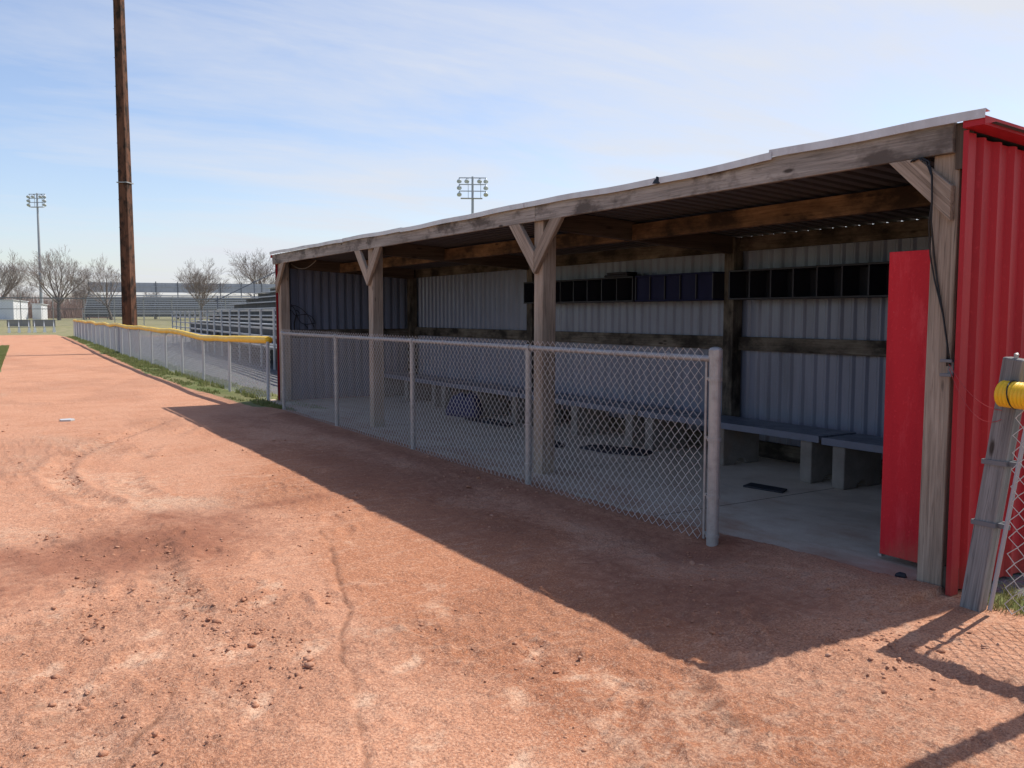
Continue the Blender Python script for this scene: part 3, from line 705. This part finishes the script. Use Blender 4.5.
lump('equipment_bag', 6.05, 11.15, .17, .30, .30, M['bag'], 'dark blue equipment bag on the floor in front of the far bench', 'bag', 3, .2)
lump('rubber_mat', 5.85, 7.4, .16, .42, .045, M['rubber'], 'crumpled black mat on the concrete behind the mesh, right of the braced post', 'mat', 5, .35)
lump('rubber_mat', 5.55, 8.25, .12, .32, .04, M['rubber'], 'crumpled black mat on the concrete close behind the braced timber post', 'mat', 6, -.3)
lump('rubber_mat', 5.95, 10.3, .14, .50, .035, M['rubber'], 'long crumpled black mat on the concrete beside the dark blue bag', 'mat', 8, .1)
lump('scrap', 4.40, 2.99, .018, .030, .022, M['rubber'], 'small dark scrap at the foot of the corner post', 'scrap', 12, .5)
# rope sagging under the far end of the header, tangle on the end wall
r = MB(); r.tube([(4.58, 14.5-1.25*t, 2.33-.42*t*(1-t)) for t in np.linspace(0, 1, 15)], .008, 6)
tag(r.build('rope', M['girt'], None), 'thin rope sagging below the header at the far end of the dugout', 'rope')
r = MB()
for k in range(4):
    a = random.uniform(-.1, .1)
    r.tube([(4.62+.42*t+.03*math.sin(7*t+k), 14.80-.03*k, 1.56-.30*t+.08*math.sin(5*t+2*k)+.03*k) for t in np.linspace(0, 1, 12)], .006, 5)
r.tube([(4.70, 14.796, 1.2), (4.70, 14.78, 1.35), (4.74, 14.77, 1.5)], .012, 5)
tag(r.build('wire_tangle', M['cable'], None), 'tangle of black wire hanging on the far end wall', 'wire')

# cable down the corner post, thin red wires to the leaning post
c = MB()
cpts = [(4.362,2.975,2.325),(4.360,2.928,2.330),(4.360,2.887,2.305),(4.360,2.867,2.227),(4.360,2.862,2.101),(4.362,2.863,1.986),(4.405,2.868,1.815),(4.405,2.845,1.681),(4.405,2.803,1.495),(4.400,2.769,1.336),(4.385,2.742,1.226)]
c.tube([(4.415, 3.02, 2.315)]+cpts, .0055, 6)
c.tube([(4.415, 3.05, 2.312)]+[(x-.004, y+.012*math.sin(k*1.3)+.008, z) for k, (x, y, z) in enumerate(cpts)], .0045, 6)
tag(c.build('cable', M['cable'], None, smooth=True), 'black cable hanging down the front of the corner post', 'cable')
c = MB()
for k in range(2):
    p0 = np.array([4.370, 2.735, 1.235-.02*k]); p1 = np.array([4.283, 2.40, 1.03-.045*k])
    c.tube([p0+(p1-p0)*t+np.array([0, 0, -(.055+.05*k)*4*t*(1-t)]) for t in np.linspace(0, 1, 14)], .0016, 5)
tag(c.build('red_wire', M['red_wire'], None), 'two thin red wires drooping from the bracket to the leaning post', 'wire')

# ------------------------------------------------------------------ chain link
def chain(name, pts, z0, z1, w, r, mat, parent, twist=True, sag=0):
    """woven wire: pts is the plan line [(x,y)...]; every wire is a zigzag hooked round its neighbours"""
    P = np.array(pts, float); sl = np.hypot(*np.diff(P, axis=0).T); S = np.concatenate([[0], np.cumsum(sl)]); Lt = S[-1]
    nw = int(Lt/(w/2)); nz = int(round((z1-z0)/(w/2)))
    i = np.arange(nw)[:, None]; j = np.arange(nz+1)[None]
    s = (i+((j+i) % 2 == 0)*1.0)*(w/2)+0*j
    s = s+.004*np.sin(j*1.7+i*.3)
    wv = (vnoise(s*1.1, z0*0+j*.06, 7)-.5)
    z = z0+(z1-z0)*j/nz+0*i+sag*.5*np.sin(s*2.1)+.018*wv+.004*(vnoise(s*14., j*.7, 9)-.5)
    s = s+.016*(vnoise(s*1.7, j*.12, 8)-.5)+.006*(vnoise(s*13., j*.9, 10)-.5)
    x = np.interp(s, S, P[:, 0]); y = np.interp(s, S, P[:, 1])
    dx = np.interp(s, (S[:-1]+S[1:])/2, np.diff(P[:, 0])/sl) if len(sl) > 1 else np.full_like(s, (P[1, 0]-P[0, 0])/sl[0])
    dy = np.interp(s, (S[:-1]+S[1:])/2, np.diff(P[:, 1])/sl) if len(sl) > 1 else np.full_like(s, (P[1, 1]-P[0, 1])/sl[0])
    side = np.where((j+i) % 2 == 0, 1.0, -1.0)*r+.022*(vnoise(s*.8, j*.09, 12)-.5)*np.sin(math.pi*j/nz)
    cx, cy = x+(-dy)*side, y+dx*side
    V = []
    for (an, aa) in ((r, 0), (0, r*1.35), (-r, 0), (0, -r*1.35)):
        V.append(np.stack([cx-dy*an+dx*aa, cy+dx*an+dy*aa, z], -1))
    V = np.stack(V, 2)                                  # nw, nz+1, 4, 3
    idx = np.arange(nw*(nz+1)*4).reshape(nw, nz+1, 4)
    a = idx[:, :-1]; b = idx[:, 1:]
    F = np.stack([a, np.roll(a, -1, 2), np.roll(b, -1, 2), b], -1).reshape(-1, 4)
    return raw_mesh(name, V.reshape(-1, 3), F, mat, parent, smooth=True)

# front fence of the dugout
ff = thing('chain_link_fence', 'waist high galvanised chain link fence along the front of the dugout', 'fence')
FX = 4.045
POSTY = [6.33, 8.66, 11.0, 13.30]
def post_z(x, y): return float(gz(np.array([x]), np.array([y]))[0])
for py in POSTY:
    p = MB(); p.tube([(FX, py, -.1), (FX, py, 1.195)], .027, 14); o = p.build('line_post', M['galv'], ff, smooth=False)
    q = MB(); q.tube([(FX, py-.03, 1.213), (FX, py+.03, 1.213)], .030, 12); q.tube([(FX, py, 1.17), (FX, py, 1.20)], .031, 12); q.build('loop_cap', M['galv'], o)
p = MB(); p.tube([(4.02, 4.085, -.1), (4.02, 4.085, 1.27)], .039, 20); big = p.build('end_post', M['galv'], ff, smooth=False)
q = MB(); q.tube([(4.02, 4.085, 1.245), (4.02, 4.085, 1.272), (4.02, 4.085, 1.285), (4.02, 4.085, 1.292)], [.0445, .0445, .036, .012], 20); q.build('post_cap', M['galv'], big)
for z in (1.235, 1.085, .70, .33, .075):
    q = MB(); q.tube([(4.02, 4.085, z-.011), (4.02, 4.085, z+.011)], .0445, 20)
    if z < 1.2: q.box(4.028, 4.036, 4.12, 4.185, z-.010, z+.010); q.tube([(4.015, 4.15, z), (4.05, 4.15, z)], .006, 6)
    q.build('tension_band', M['galv'], big)
p = MB(); p.tube([(FX, 4.12, 1.213), (FX, 8.0, 1.213), (FX, 13.30, 1.205)], .021, 12); p.build('top_rail', M['galv'], ff)
p = MB(); p.box(4.038, 4.046, 4.178, 4.196, .03, 1.22); p.build('tension_bar', M['galv'], ff)
chain('mesh', [(FX-.028, 4.19), (FX-.028, 13.30)], .025, 1.272, .074, .0020, M['wire'], ff)
p = MB(); p.box(FX-.008, FX+.008, 13.332, 13.347, .02, 1.2); p.box(FX-.034, FX+.034, 13.27, 13.348, .30, .315); p.build('tension_bar', M['galv'], ff)

def tie(x, y, z, r_, vertical, parent):
    q = MB(); a0 = random.uniform(-.3, .3)
    pts = []
    for t in np.linspace(-.6, 2*math.pi-.4, 12):
        if vertical: pts.append((x+r_*math.cos(t+a0), y+r_*math.sin(t+a0), z+.004*t))
        else: pts.append((x+r_*math.cos(t+a0), y+.004*t, z+r_*math.sin(t+a0)))
    q.tube(pts, .0025, 4); q.build('tie_wire', M['wire'], parent)
for k in range(16): tie(FX-.004, 4.55+.56*k, 1.211, .026, False, ff)
for py in POSTY[:3]:
    for z in (.22, .55, .88): tie(FX-.004, py, z+random.uniform(-.04, .04), .032, True, ff)
# yellow capped fence up the lane
lf = thing('chain_link_fence', 'long chain link fence with wavy yellow cap running up the dirt lane', 'fence')
ys = [14.95]+[17.24+2.5*k for k in range(20)]
for k, yy in enumerate(ys):
    x = float(fence_x(yy)); p = MB(); p.tube([(x-.05, yy, -.1), (x-.05+random.uniform(-.015, .015), yy+random.uniform(-.02, .02), 1.03)], .027, 8); p.build('line_post', M['white_post'], lf)
yy = np.linspace(14.93, 65.0, 620); pts = []
cz = 1.06+.035*(fbm(yy*.45, yy*0, 3, 91)-.5)*2+.02*np.sin(yy*.9)-.05*np.exp(-((yy-20)/3)**2)
cz = np.where(yy < 17, np.interp(yy, [14.9, 17], [1.06, cz[np.searchsorted(yy, 17)]]), cz)
rr = .056+.012*(fbm(yy*1.1, yy*0+5, 2, 93))
p = MB(); p.tube([(float(fence_x(a))-.02, a, z) for a, z in zip(yy, cz)], list(rr), 12); p.build('cap', M['yellow'], lf, smooth=True)
chain('mesh', [(float(fence_x(a)), a) for a in np.linspace(14.95, 65, 40)], .01, 1.06, .085, .0034, M['old_wire'], lf)
p = MB(); p.tube([(float(fence_x(a)), a, 1.03) for a in np.linspace(14.95, 65, 30)], .02, 6); p.build('top_rail', M['galv'], lf)
# fence that starts at the leaning post by the red wall
rf = thing('chain_link_fence', 'chain link fence with yellow corrugated cap on a leaning grey wooden post', 'fence')
p = MB(); p.bar((4.335, 2.545, -.1), (4.335, 2.365, 1.285), .075, .105, up=(0, 1, 0)); lp = p.build('leaning_post', M['gray_post'], rf, bevel=.008)
def lean(z): return 2.545-.18*(z+.1)/1.385
for z in (.45, .765):
    q = MB(); y = lean(z)
    for x0, x1, y0, y1 in ((4.289, 4.296, -.058, .058), (4.374, 4.381, -.058, .058), (4.289, 4.381, .058, .063), (4.289, 4.381, -.063, -.058), (4.31, 4.325, -.118, -.063)):
        q.box(x0, x1, y+y0, y+y1, z-.012, z+.012)
    q.tube([(4.295, y-.105, z), (4.34, y-.105, z)], .008, 6); q.build('strap', M['alu_dark'], lp)
q = MB(); q.tube([(4.30, 2.425, .02), (4.30, 2.268, 1.10)], .011, 8); q.build('tension_bar', M['alu_mid'], rf)
q = MB(); q.tube([(4.32, 2.365, 1.28), (4.322, 2.362, 1.305), (4.327, 2.36, 1.312)], [.008, .012, .004], 6); q.build('bolt', M['galv'], lp)
cap_y = np.arange(2.395, .9, -.0026); ph = (np.arange(len(cap_y)) % 7)
rad = .059+.0065*np.abs(np.sin(math.pi*ph/7))
q = MB(); q.tube([(4.262-.03*(2.4-a), a, 1.115-.03*math.sin((2.4-a)*1.5)) for a in cap_y], list(rad), 18); q.build('cap', M['yellow'], rf, smooth=True)
q = MB(); q.tube([(4.262+.067*math.cos(t), 2.33+.01*math.sin(t), 1.113+.067*math.sin(t)) for t in np.linspace(0, 2*math.pi, 22)], .0035, 5); q.build('tie_wire', M['cable'], rf)
chain('mesh', [(4.29, 2.345), (4.255, 1.66), (4.22, .9)], .03, 1.08, .085, .0024, M['wire'], rf, sag=.02)
q = MB(); q.tube([(4.24, 1.68, -.1), (4.24, 1.68, 2.75)], .045, 12); q.build('tall_post', M['galv'], rf)
q = MB(); q.tube([(4.21, .9, -.1), (4.21, .9, 1.1)], .03, 10); q.build('line_post', M['galv'], rf)

# ------------------------------------------------------------------ small things on the lane
o = MB(); a = .10
o.prism([(1.0,13.68),(1.13,13.66),(1.19,13.74),(1.14,13.84),(1.0,13.82)], 2, .0, .028); zz = post_z(1.08, 13.75)
ob = o.build('rubber_plate', M['white_post'], None, bevel=.006); ob.location.z = zz-.004; tag(ob, 'small pale rubber plate lying alone on the dirt lane', 'plate')

# ------------------------------------------------------------------ tall dark pole
PX, PY = 5.15, 36.3
pole = thing('light_pole', 'tall dark brown squared timber pole behind the yellow capped fence', 'pole', loc=(PX, PY, 0), rz=R(-38)); PX0, PY0 = PX, PY; PX = PY = 0
p = MB()
p.bar((PX, PY, -.2), (PX, PY, 17.5), .44, .40, up=(1, 0, 0), w2=.27, h2=.25); p.build('shaft', M['creosote'], pole, bevel=.02)
for k in range(26):
    p = MB(); z = 3.2+k*.52; hw = .20-.075*(z/17.5); s_ = 1 if k % 2 else .4
    p.tube([(PX-hw+.01-.012, PY-.10*s_, z), (PX-hw-.16*.35, PY-.10*s_, z)], .012, 5)
    p.build('step_bolt', M['alu_dark'], pole)
p = MB(); z = 6.4; hw = .245-.07*(z/17.5)
p.box(PX-hw+.015, PX+hw-.01, PY-hw-.02, PY+hw+.02, z, z+.035); p.build('band', M['galv'], pole)

# ------------------------------------------------------------------ light towers
def tower(px, Y, top_z, head_w, rows, label, rz):
    x, y = at(px, Y); z0 = float(base_z(x, Y)); t = thing('light_tower', label, 'light tower', 'floodlight towers beyond the fence', loc=(x, y, z0), rz=rz)
    H = top_z-z0
    p = MB(); p.tube([(0,0,-.3), (0,0,H*.5), (0,0,H)], [.26, .20, .12], 10); p.build('mast', M['tower'], t)
    hh = head_w*.72
    for k in range(rows):
        z = H-.15-k*hh/rows
        q = MB(); q.bar((-head_w/2, 0, z), (head_w/2, 0, z), .10, .10); q.build('crossarm', M['tower'], t)
        xs = [-.46, -.2, .24, .46] if k == 0 else ([-.46, .46] if rows == 3 else [-.42, -.15, .15, .42])
        for u in xs:
            l = MB(); c = np.array([u*head_w*1.06, -.12, z-.34])
            l.tube([c+np.array([0, .14, .26]), c+np.array([0, .10, .12]), c+np.array([0, 0, 0]), c+np.array([0, -.10, -.10]), c+np.array([0, -.13, -.14])], [.07, .13, .24, .30, .29], 10)
            l.bar(c+np.array([0, .13, .24]), (u*head_w*1.0, 0, z), .07, .07, up=(1,0,0)); l.build('floodlight', M['lamp'], t)
    q = MB(); z = H-.2-hh
    q.box(-head_w*.44, head_w*.36, -.35, .35, z-.07, z); 
    q.build('platform', M['tower'], t)
    q = MB()
    for u in (-.16, .3): q.bar((u*head_w, 0, z), (u*head_w, 0, H-.15), .06, .06, up=(1,0,0))
    q.build('ladder_frame', M['tower'], t)
tower(42, 155, 20.0, 2.6, 3, 'slim grey floodlight tower rising beside the bare tree at far left', R(-35))
tower(473, 92, 17.6, 3.2, 3, 'grey floodlight tower showing above the dugout roof', R(-28))

# ------------------------------------------------------------------ bleachers behind the fence
BA = R(4.5)
bl = thing('bleachers', 'grey aluminium bleachers with front railing behind the yellow capped fence', 'bleachers', loc=(7.0, 24.0, 0), rz=-BA)
# local: +Y along the rows (away), +X up the rows
U0, U1, NR = -7.5, 24.0, 9
for i in range(NR):
    v, z = 1.15+.66*i, 1.12+.30*i
    s = MB(); s.box(v, v+.25, U0, U1+2, z, z+.045); s.build('seat_plank', M['alu'], bl)
    s = MB(); s.box(v-.28, v-.03, U0, U1+2, z-.36, z-.32); s.box(v+.256, v+.28, U0, U1+2, z-.36, z-.02); s.build('foot_plank', M['shadow_steel'], bl)  # riser behind each seat coloured near-black as the shade between rows
u = U0
while u <= U1+.01:
    s = MB()
    s.bar((.95, u, .60), (1.15+.66*NR, u, .60+.30*(NR+.3)), .07, .12)
    for v in (1.2, 3.6, 6.6): s.box(v-.04, v+.04, u-.03, u+.03, -.1, .62+.30*(v-1.15)/.66)
    s.bar((1.2, u+.05, .1), (6.6, u+.05, 2.2), .05, .05); s.build('support_frame', M['alu_dark'], bl)
    u += 2.625
s = MB(); s.box(0, 1.0, U0, U1, .52, .58); s.build('walkway', M['alu_dark'], bl)
s = MB(); s.box(1.02, 1.05, U0, U1+2, .0, 1.09); s.build('shade_skirt', M['shadow_steel'], bl)  # added dark sheet standing in for the shade below the rows
s = MB()
for z in (.62, .84, 1.08, 1.32, 1.58): s.box(-.025, .025, U0, U1-.0, z, z+.055)
s.build('railing', M['alu'], bl)
u = U0
while u <= U1+.1:
    s = MB(); s.box(-.065, -.026, u-.07, u+.07, -.1, 1.64); s.build('railing_post', M['alu'], bl); u += 1.75
for u in (U0-.05, U1+2.05):
    s = MB()
    s.bar((2.4, u, 1.12+.9*.6+.55), (1.15+.66*NR, u, 1.12+.30*NR+.75), .05, .05)
    for k in (2, 5, 8): s.box(1.2+.66*k-.025, 1.2+.66*k+.025, u-.025, u+.025, .5+.30*k, 1.86+.30*k)
    s.build('side_rail', M['alu_dark'], bl)
s = MB()
for dz in (.5, 1.0): s.box(1.15+.66*NR+.1, 1.15+.66*NR+.14, U0, U1+2, 1.12+.30*NR+dz-.4, 1.16+.30*NR+dz-.4)
u = U0
while u <= U1+.1: s.box(1.15+.66*NR+.1, 1.15+.66*NR+.14, u-.02, u+.02, -.1, 1.12+.30*NR+.62); u += 2.625
s.build('back_rail', M['alu_dark'], bl)

# ------------------------------------------------------------------ grandstand far beyond
gx, gy = at(83, 138); gb = float(base_z(gx, gy))
gs = thing('grandstand', 'long grey grandstand with a dark back wall across the far field', 'grandstand', loc=(gx, gy, gb), rz=R(-12))
GL = 62
for i in range(9):
    s = MB(); z = .8+.33*i; v = .75*i
    s.box(0, GL, v, v+.3, z, z+.15); s.build('seat_plank', M['white_post'], gs)
    s = MB(); s.box(0, GL, v-.32, v-.04, z-.42, z-.36); s.box(0, GL, v+.31, v+.34, z-.36, z-.10); s.build('foot_plank', M['alu_dark'], gs)
s = MB(); s.box(0, GL, 7.0, 7.1, 4.05, 5.5); s.build('back_wall', M['alu_mid'], gs)
s = MB(); s.box(0, GL, 6.9, 6.96, 3.55, 3.63); s.box(0, GL, 6.9, 6.96, 4.9, 4.98); s.build('back_rail', M['alu'], gs)
k = 0
while k <= GL:
    s = MB(); s.box(k, k+.14, 6.9, 7.05, -.3, 5.7); s.box(k, k+.12, 3.0, 3.12, -.3, 2.0); s.box(k, k+.1, .0, .1, -.3, .8); s.bar((k+.05, -.2, .4), (k+.05, 6.9, 3.5), .1, .14); s.build('support_frame', M['alu_dark'], gs); k += 3.1
s = MB(); s.box(0, GL, -.6, -.55, .9, .96); s.box(0, GL, -.6, -.55, 1.5, 1.56)
k = 0
while k <= GL: s.box(k, k+.06, -.62, -.56, -.3, 1.6); k += 2.0
s.build('front_railing', M['alu'], gs)

# ------------------------------------------------------------------ tall fence at the end of the lane
tf = thing('tall_fence', 'tall grey chain link fence crossing beyond the end of the lane', 'fence')
A = np.array([-45.0, 99.0]); B = np.array([48.0, 103.0]); Ln = np.linalg.norm(B-A)
for k in range(int(Ln/2.9)+1):
    q = A+(B-A)*k*2.9/Ln; zb = float(base_z(q[0], q[1])); p = MB(); p.tube([(q[0], q[1], zb-.2), (q[0], q[1], zb+2.95)], .045, 6)
    p.bar((q[0], q[1], zb+2.9), (q[0]+.12, q[1]-.22, zb+3.2), .04, .04); p.build('line_post', M['galv'], tf)
zb = float(base_z(0, 101))
p = MB()
for z, r_ in ((2.85, .055), (1.75, .03)): p.bar((A[0], A[1]-.05, zb+z), (B[0], B[1]-.05, zb+z), r_*2, r_*2)
p.build('rail', M['alu_dark'], tf)
p = MB(); st = .28; k = 0
while k*st < Ln-2.8:
    for sg in (0, 1):
        s0, s1 = (k*st, k*st+2.8) if sg else (k*st+2.8, k*st)
        q0 = A+(B-A)*s0/Ln; q1 = A+(B-A)*s1/Ln
        p.bar((q0[0], q0[1], zb-.1), (q1[0], q1[1], zb+2.82), .012, .012)
    k += 1
p.build('mesh', M['old_wire'], tf)
del p

# ------------------------------------------------------------------ sheds and player benches
def shed(px0, px1, Y, h, depth, label, wall, front, rz):
    x0, _ = at(px0, Y); x1, _ = at(px1, Y); zb = float(base_z(x0, Y)); W = x1-x0
    t = thing('storage_shed', label, 'shed', 'sheds beyond the tall fence', loc=((x0+x1)/2, Y, zb), rz=rz)
    b_ = MB(); b_.prism([(-W/2, -.2), (W/2, -.2), (W/2, h*.93), (-W/2, h)], 1, 0, depth); b_.build('wall', wall, t, bevel=.02)
    r_ = MB(); vs = [(-W/2-.1, -.12, h+.02), (W/2+.1, -.12, h*.93+.02), (W/2+.1, depth+.1, h*.93+.02), (-W/2-.1, depth+.1, h+.02)]
    r_.add(vs+[(a, b2, c+.07) for a, b2, c in vs], [(3,2,1,0), (4,5,6,7), (0,1,5,4), (1,2,6,5), (2,3,7,6), (3,0,4,7)]); r_.build('roof', M['white'], t)
    d_ = MB(); d_.box(-W*.3, W*.3, -.03, -.002, 0, h*.78); d_.build('door', front, t)
shed(9, 33, 143, 2.7, 3.6, 'larger white shed beyond the tall fence at far left', M['white'], M['white'], R(50))
shed(39.5, 49.5, 144, 2.2, 1.5, 'small white cabinet just left of the bare tree trunk', M['white'], M['white'], R(48))
def pbench(px0, px1, Y, label):
    x0, _ = at(px0, Y); x1, _ = at(px1, Y); W = x1-x0; zb = float(base_z(x0, Y))
    t = thing('player_bench', label, 'bench', 'team benches at the end of the lane', loc=((x0+x1)/2, Y, zb))
    s = MB()
    for k in range(3): s.box(-W/2, W/2, .0+k*.14, .12+k*.14, .42, .46)
    s.build('seat', M['alu_dark'], t)
    s = MB()
    for k in range(5):
        s.box(-W/2, W/2, .46+.03*k, .49+.03*k, .50+.105*k, .595+.105*k)
    s.build('backrest', M['alu_dark'], t)
    for u in (-.42, 0, .42):
        l = MB(); l.prism([(u*W-.12, -.05), (u*W+.12, -.05), (u*W+.06, .42), (u*W-.06, .42)], 1, .0, .40)
        l.box(u*W-.03, u*W+.03, .50, .455+.05, .3, .42); l.bar((u*W, .42, .40), (u*W, .64, 1.02), .06, .05); l.build('leg', M['white'], t)
pbench(6.5, 30.5, 80, 'dark slatted team bench at the lane end, below the sheds')
pbench(32.5, 55.5, 80.4, 'dark slatted team bench at the lane end, below the bare tree')

# ------------------------------------------------------------------ bare trees
def make_tree_mesh(seed, H, spread, dens):
    r_ = random.Random(seed); segs_t = MB(); segs_c = MB()
    def grow(p, d, L, rad, lev):
        n_ = 3 if lev < 3 else 2; pts = [p]; rs = [rad]; q = p; dd = d
        for k in range(n_):
            dd = dd+np.array([r_.gauss(0, .09), r_.gauss(0, .09), r_.gauss(.05, .05)]); dd = dd/np.linalg.norm(dd)
            q = q+dd*L/n_; pts.append(q); rs.append(rad*(1-.40*(k+1)/n_))
        (segs_t if lev == 0 else segs_c).tube(pts, rs, 7 if lev == 0 else (5 if lev < 3 else 3), cap=False)
        if lev >= 5: return
        nch = ((11, 6, 4, 4, 3) if dens else (9, 5, 4, 4, 3))[lev]
        for c in range(nch):
            t = r_.uniform(.22, 1) if lev else r_.uniform(.72, 1)
            if c == 0: t = 1
            ii = min(int(t*n_), n_-1); f_ = t*n_-ii
            base = pts[ii]+(pts[ii+1]-pts[ii])*f_
            a = 2*math.pi*(c*.382+r_.uniform(-.1, .1))
            e1 = np.cross(dd, (.3, .9, .1)); e1 /= np.linalg.norm(e1); e2 = np.cross(dd, e1); ax = e1*math.cos(a)+e2*math.sin(a)
            ang = (r_.uniform(.15, 1.05) if lev == 0 else r_.uniform(.35, .75))*spread*(.35 if c == 0 else 1)
            nd = dd*math.cos(ang)+ax*math.sin(ang); nd[2] += .06; nd /= np.linalg.norm(nd)
            grow(base, nd, L*((r_.uniform(1.15, 1.6) if lev == 0 else r_.uniform(.5, .74)*(1.15-.35*t))), max(.0095, rs[-1]*r_.uniform(.42, .68)), lev+1)
    grow(np.array([0, 0, -.2]), np.array([0, 0, 1.]), H*.22, H*.020, 0)
    return segs_t, segs_c
TM = []
for sd, H, sp, dn in ((3, 10, 1.0, True), (8, 10, .85, False), (15, 10, 1.1, True)):
    a, b_ = make_tree_mesh(sd, H, sp, dn); to = a.build('trunk', M['bark']); co = b_.build('crown', M['twig'])
    zs = max(v[2] for v in b_.v); TM.append((to.data, co.data, zs)); bpy.data.objects.remove(to); bpy.data.objects.remove(co)
def tree(px, Y, top_px, var, rz, label, sx=1.0):
    x, y = at(px, Y); zb = float(base_z(x, Y)); dep = Y*math.cos(YAW)+x*math.sin(YAW)
    zt = 1.5+(314-top_px)/882.8*dep; tm = TM[var]; s = (zt-zb)/tm[2]
    t = thing('bare_tree', label, 'tree', 'bare trees beyond the field', loc=(x, y, zb), rz=rz); t.scale = (s*sx, s*sx, s)
    for nm, me in (('trunk', tm[0]), ('crown', tm[1])):
        o = bpy.data.objects.new(nm, me); COL.objects.link(o); o.parent = t
TREES = [(-2, 150, 247, 0, .3, 'bare tree cut by the left edge of the view', 1.15),
         (24, 175, 274, 1, 1.0, 'small bare tree half hidden between two big bare ones at left', 1),
         (59, 132, 244, 2, .2, 'large round bare tree beside the floodlight tower and white cabinet', 1.05),
         (112, 132, 251, 1, 2.1, 'thin bare tree partly behind the tall dark pole', 1.1),
         (201, 126, 257, 0, 4.0, 'round bare tree standing alone in front of the grandstand', 1.0),
         (262, 150, 247, 2, 1.2, 'bare tree beside the far end of the dugout roof', 1.1),
         (155, 190, 283, 1, 3.3, 'tiny distant bare tree top just right of the dark pole', .9),
         (80, 185, 280, 0, 5.1, 'small distant bare tree just left of the grandstand', 1)]
for a in TREES: tree(*a)
# brush and far wood seen as one mass
def brush():
    n = 5200; px = rng.uniform(-220, 110, n)
    Y = rng.uniform(172, 215, n); ang = YAW+np.arctan((px-512)/882.8); x = Y*np.tan(ang)
    h = (2.6+4.2*fbm(x*.09, Y*.05, 3, 101))*rng.uniform(.6, 1.05, n)*np.where(px > 85, .7, 1)
    mb_V = []; F = []
    a = rng.uniform(0, 2*math.pi, n); l = h*rng.uniform(.05, .38, n); w = rng.uniform(.02, .06, n)
    z = base_z(x, Y)
    p0 = np.stack([x, Y, z-.2], -1); p2 = p0+np.stack([np.cos(a)*l, np.sin(a)*l, h], -1); p1 = (p0*.45+p2*.55)+np.stack([rng.normal(0, .15, n), rng.normal(0, .15, n), 0*h], -1)
    V = []
    offs = np.array([(1,0,0),(-.5,.87,0),(-.5,-.87,0)])
    for p, f_ in ((p0, 1.3), (p1, .9), (p2, .3)):
        V.append(p[:, None]+offs[None]*(w*f_)[:, None, None])
    V = np.stack(V, 1); idx = np.arange(n*9).reshape(n, 3, 3); A_ = idx[:, :-1]; B_ = idx[:, 1:]
    F = np.stack([A_, np.roll(A_, -1, 2), np.roll(B_, -1, 2), B_], -1).reshape(-1, 4)
    o = raw_mesh('brush', V.reshape(-1, 3), F, M['brush']); tag(o, 'reddish brown leafless brush along the far edge of the field', 'brush', kind='stuff')
brush()

# ------------------------------------------------------------------ light
SUN_EL, SUN_AZ = R(54.6), R(90)        # azimuth measured from +Y towards +X
sd = bpy.data.lights.new('sun', 'SUN'); so = bpy.data.objects.new('sun', sd); COL.objects.link(so)
sd.energy = 3.75; sd.angle = R(.6); sd.color = (1.0, .96, .89)
so.rotation_euler = (math.pi/2-SUN_EL, 0, math.pi-SUN_AZ); so.location = (30, 0, 40)
W = bpy.data.worlds.new('World'); SC.world = W; W.use_nodes = True; nt = W.node_tree; n = N(nt)
bg = nt.nodes['Background']; sky = n.n('ShaderNodeTexSky', sky_type='NISHITA'); sky.sun_disc = False
sky.sun_elevation = SUN_EL; sky.sun_rotation = SUN_AZ; sky.air_density = 1.0; sky.dust_density = 1.2; sky.ozone_density = 1.5; sky.altitude = 200
tc = n.n('ShaderNodeTexCoord').outputs['Generated']
sep = n.n('ShaderNodeSeparateXYZ'); n.L.new(tc, sep.inputs[0])
zc = n.math('MAXIMUM', sep.outputs[2], .02)
den = n.math('ADD', zc, .10)
u = n.math('DIVIDE', sep.outputs[0], den); v = n.math('DIVIDE', sep.outputs[1], den)
cmb = n.n('ShaderNodeCombineXYZ'); n.L.new(u, cmb.inputs[0]); n.L.new(v, cmb.inputs[1])
rot = n.n('ShaderNodeMapping'); n.L.new(cmb.outputs[0], rot.inputs[0]); rot.inputs['Rotation'].default_value = (0, 0, R(-28)); rot.inputs['Scale'].default_value = (.45, 1.15, 1)
c1 = n.noise(rot.outputs[0], .85, 10, .60, .8)
c3 = n.noise(rot.outputs[0], 2.6, 8, .62, .6)
c2 = n.noise(n.scale(cmb.outputs[0], (.30, .38, 1), (3.1, 1.7, 0)), 1.0, 5, .55, .5)
sunside = n.rng(sep.outputs[0], -.1, .95, -.09, .27)
low = n.rng(sep.outputs[2], .02, .20, .10, 0)
cov = n.math('ADD', n.math('ADD', n.math('MULTIPLY', c1, .70), n.math('MULTIPLY', c3, .30)), n.math('ADD', n.math('MULTIPLY', c2, .55), n.math('ADD', sunside, low)))
cf = n.rng(n.math('SUBTRACT', cov, .04), .69, 1.0, .0, .95)
tint = n.mix(1.0, sky.outputs[0], (.96, .91, .945), 'MULTIPLY')
col = n.mix(cf, tint, (4.15, 4.3, 4.65))
n.L.new(col, bg.inputs['Color']); bg.inputs['Strength'].default_value = .135

SC.view_settings.view_transform = 'Standard'; SC.view_settings.look = 'None'; SC.view_settings.gamma = 1; SC.view_settings.exposure = 0.46
SC.cycles.max_bounces = 6; SC.cycles.diffuse_bounces = 4
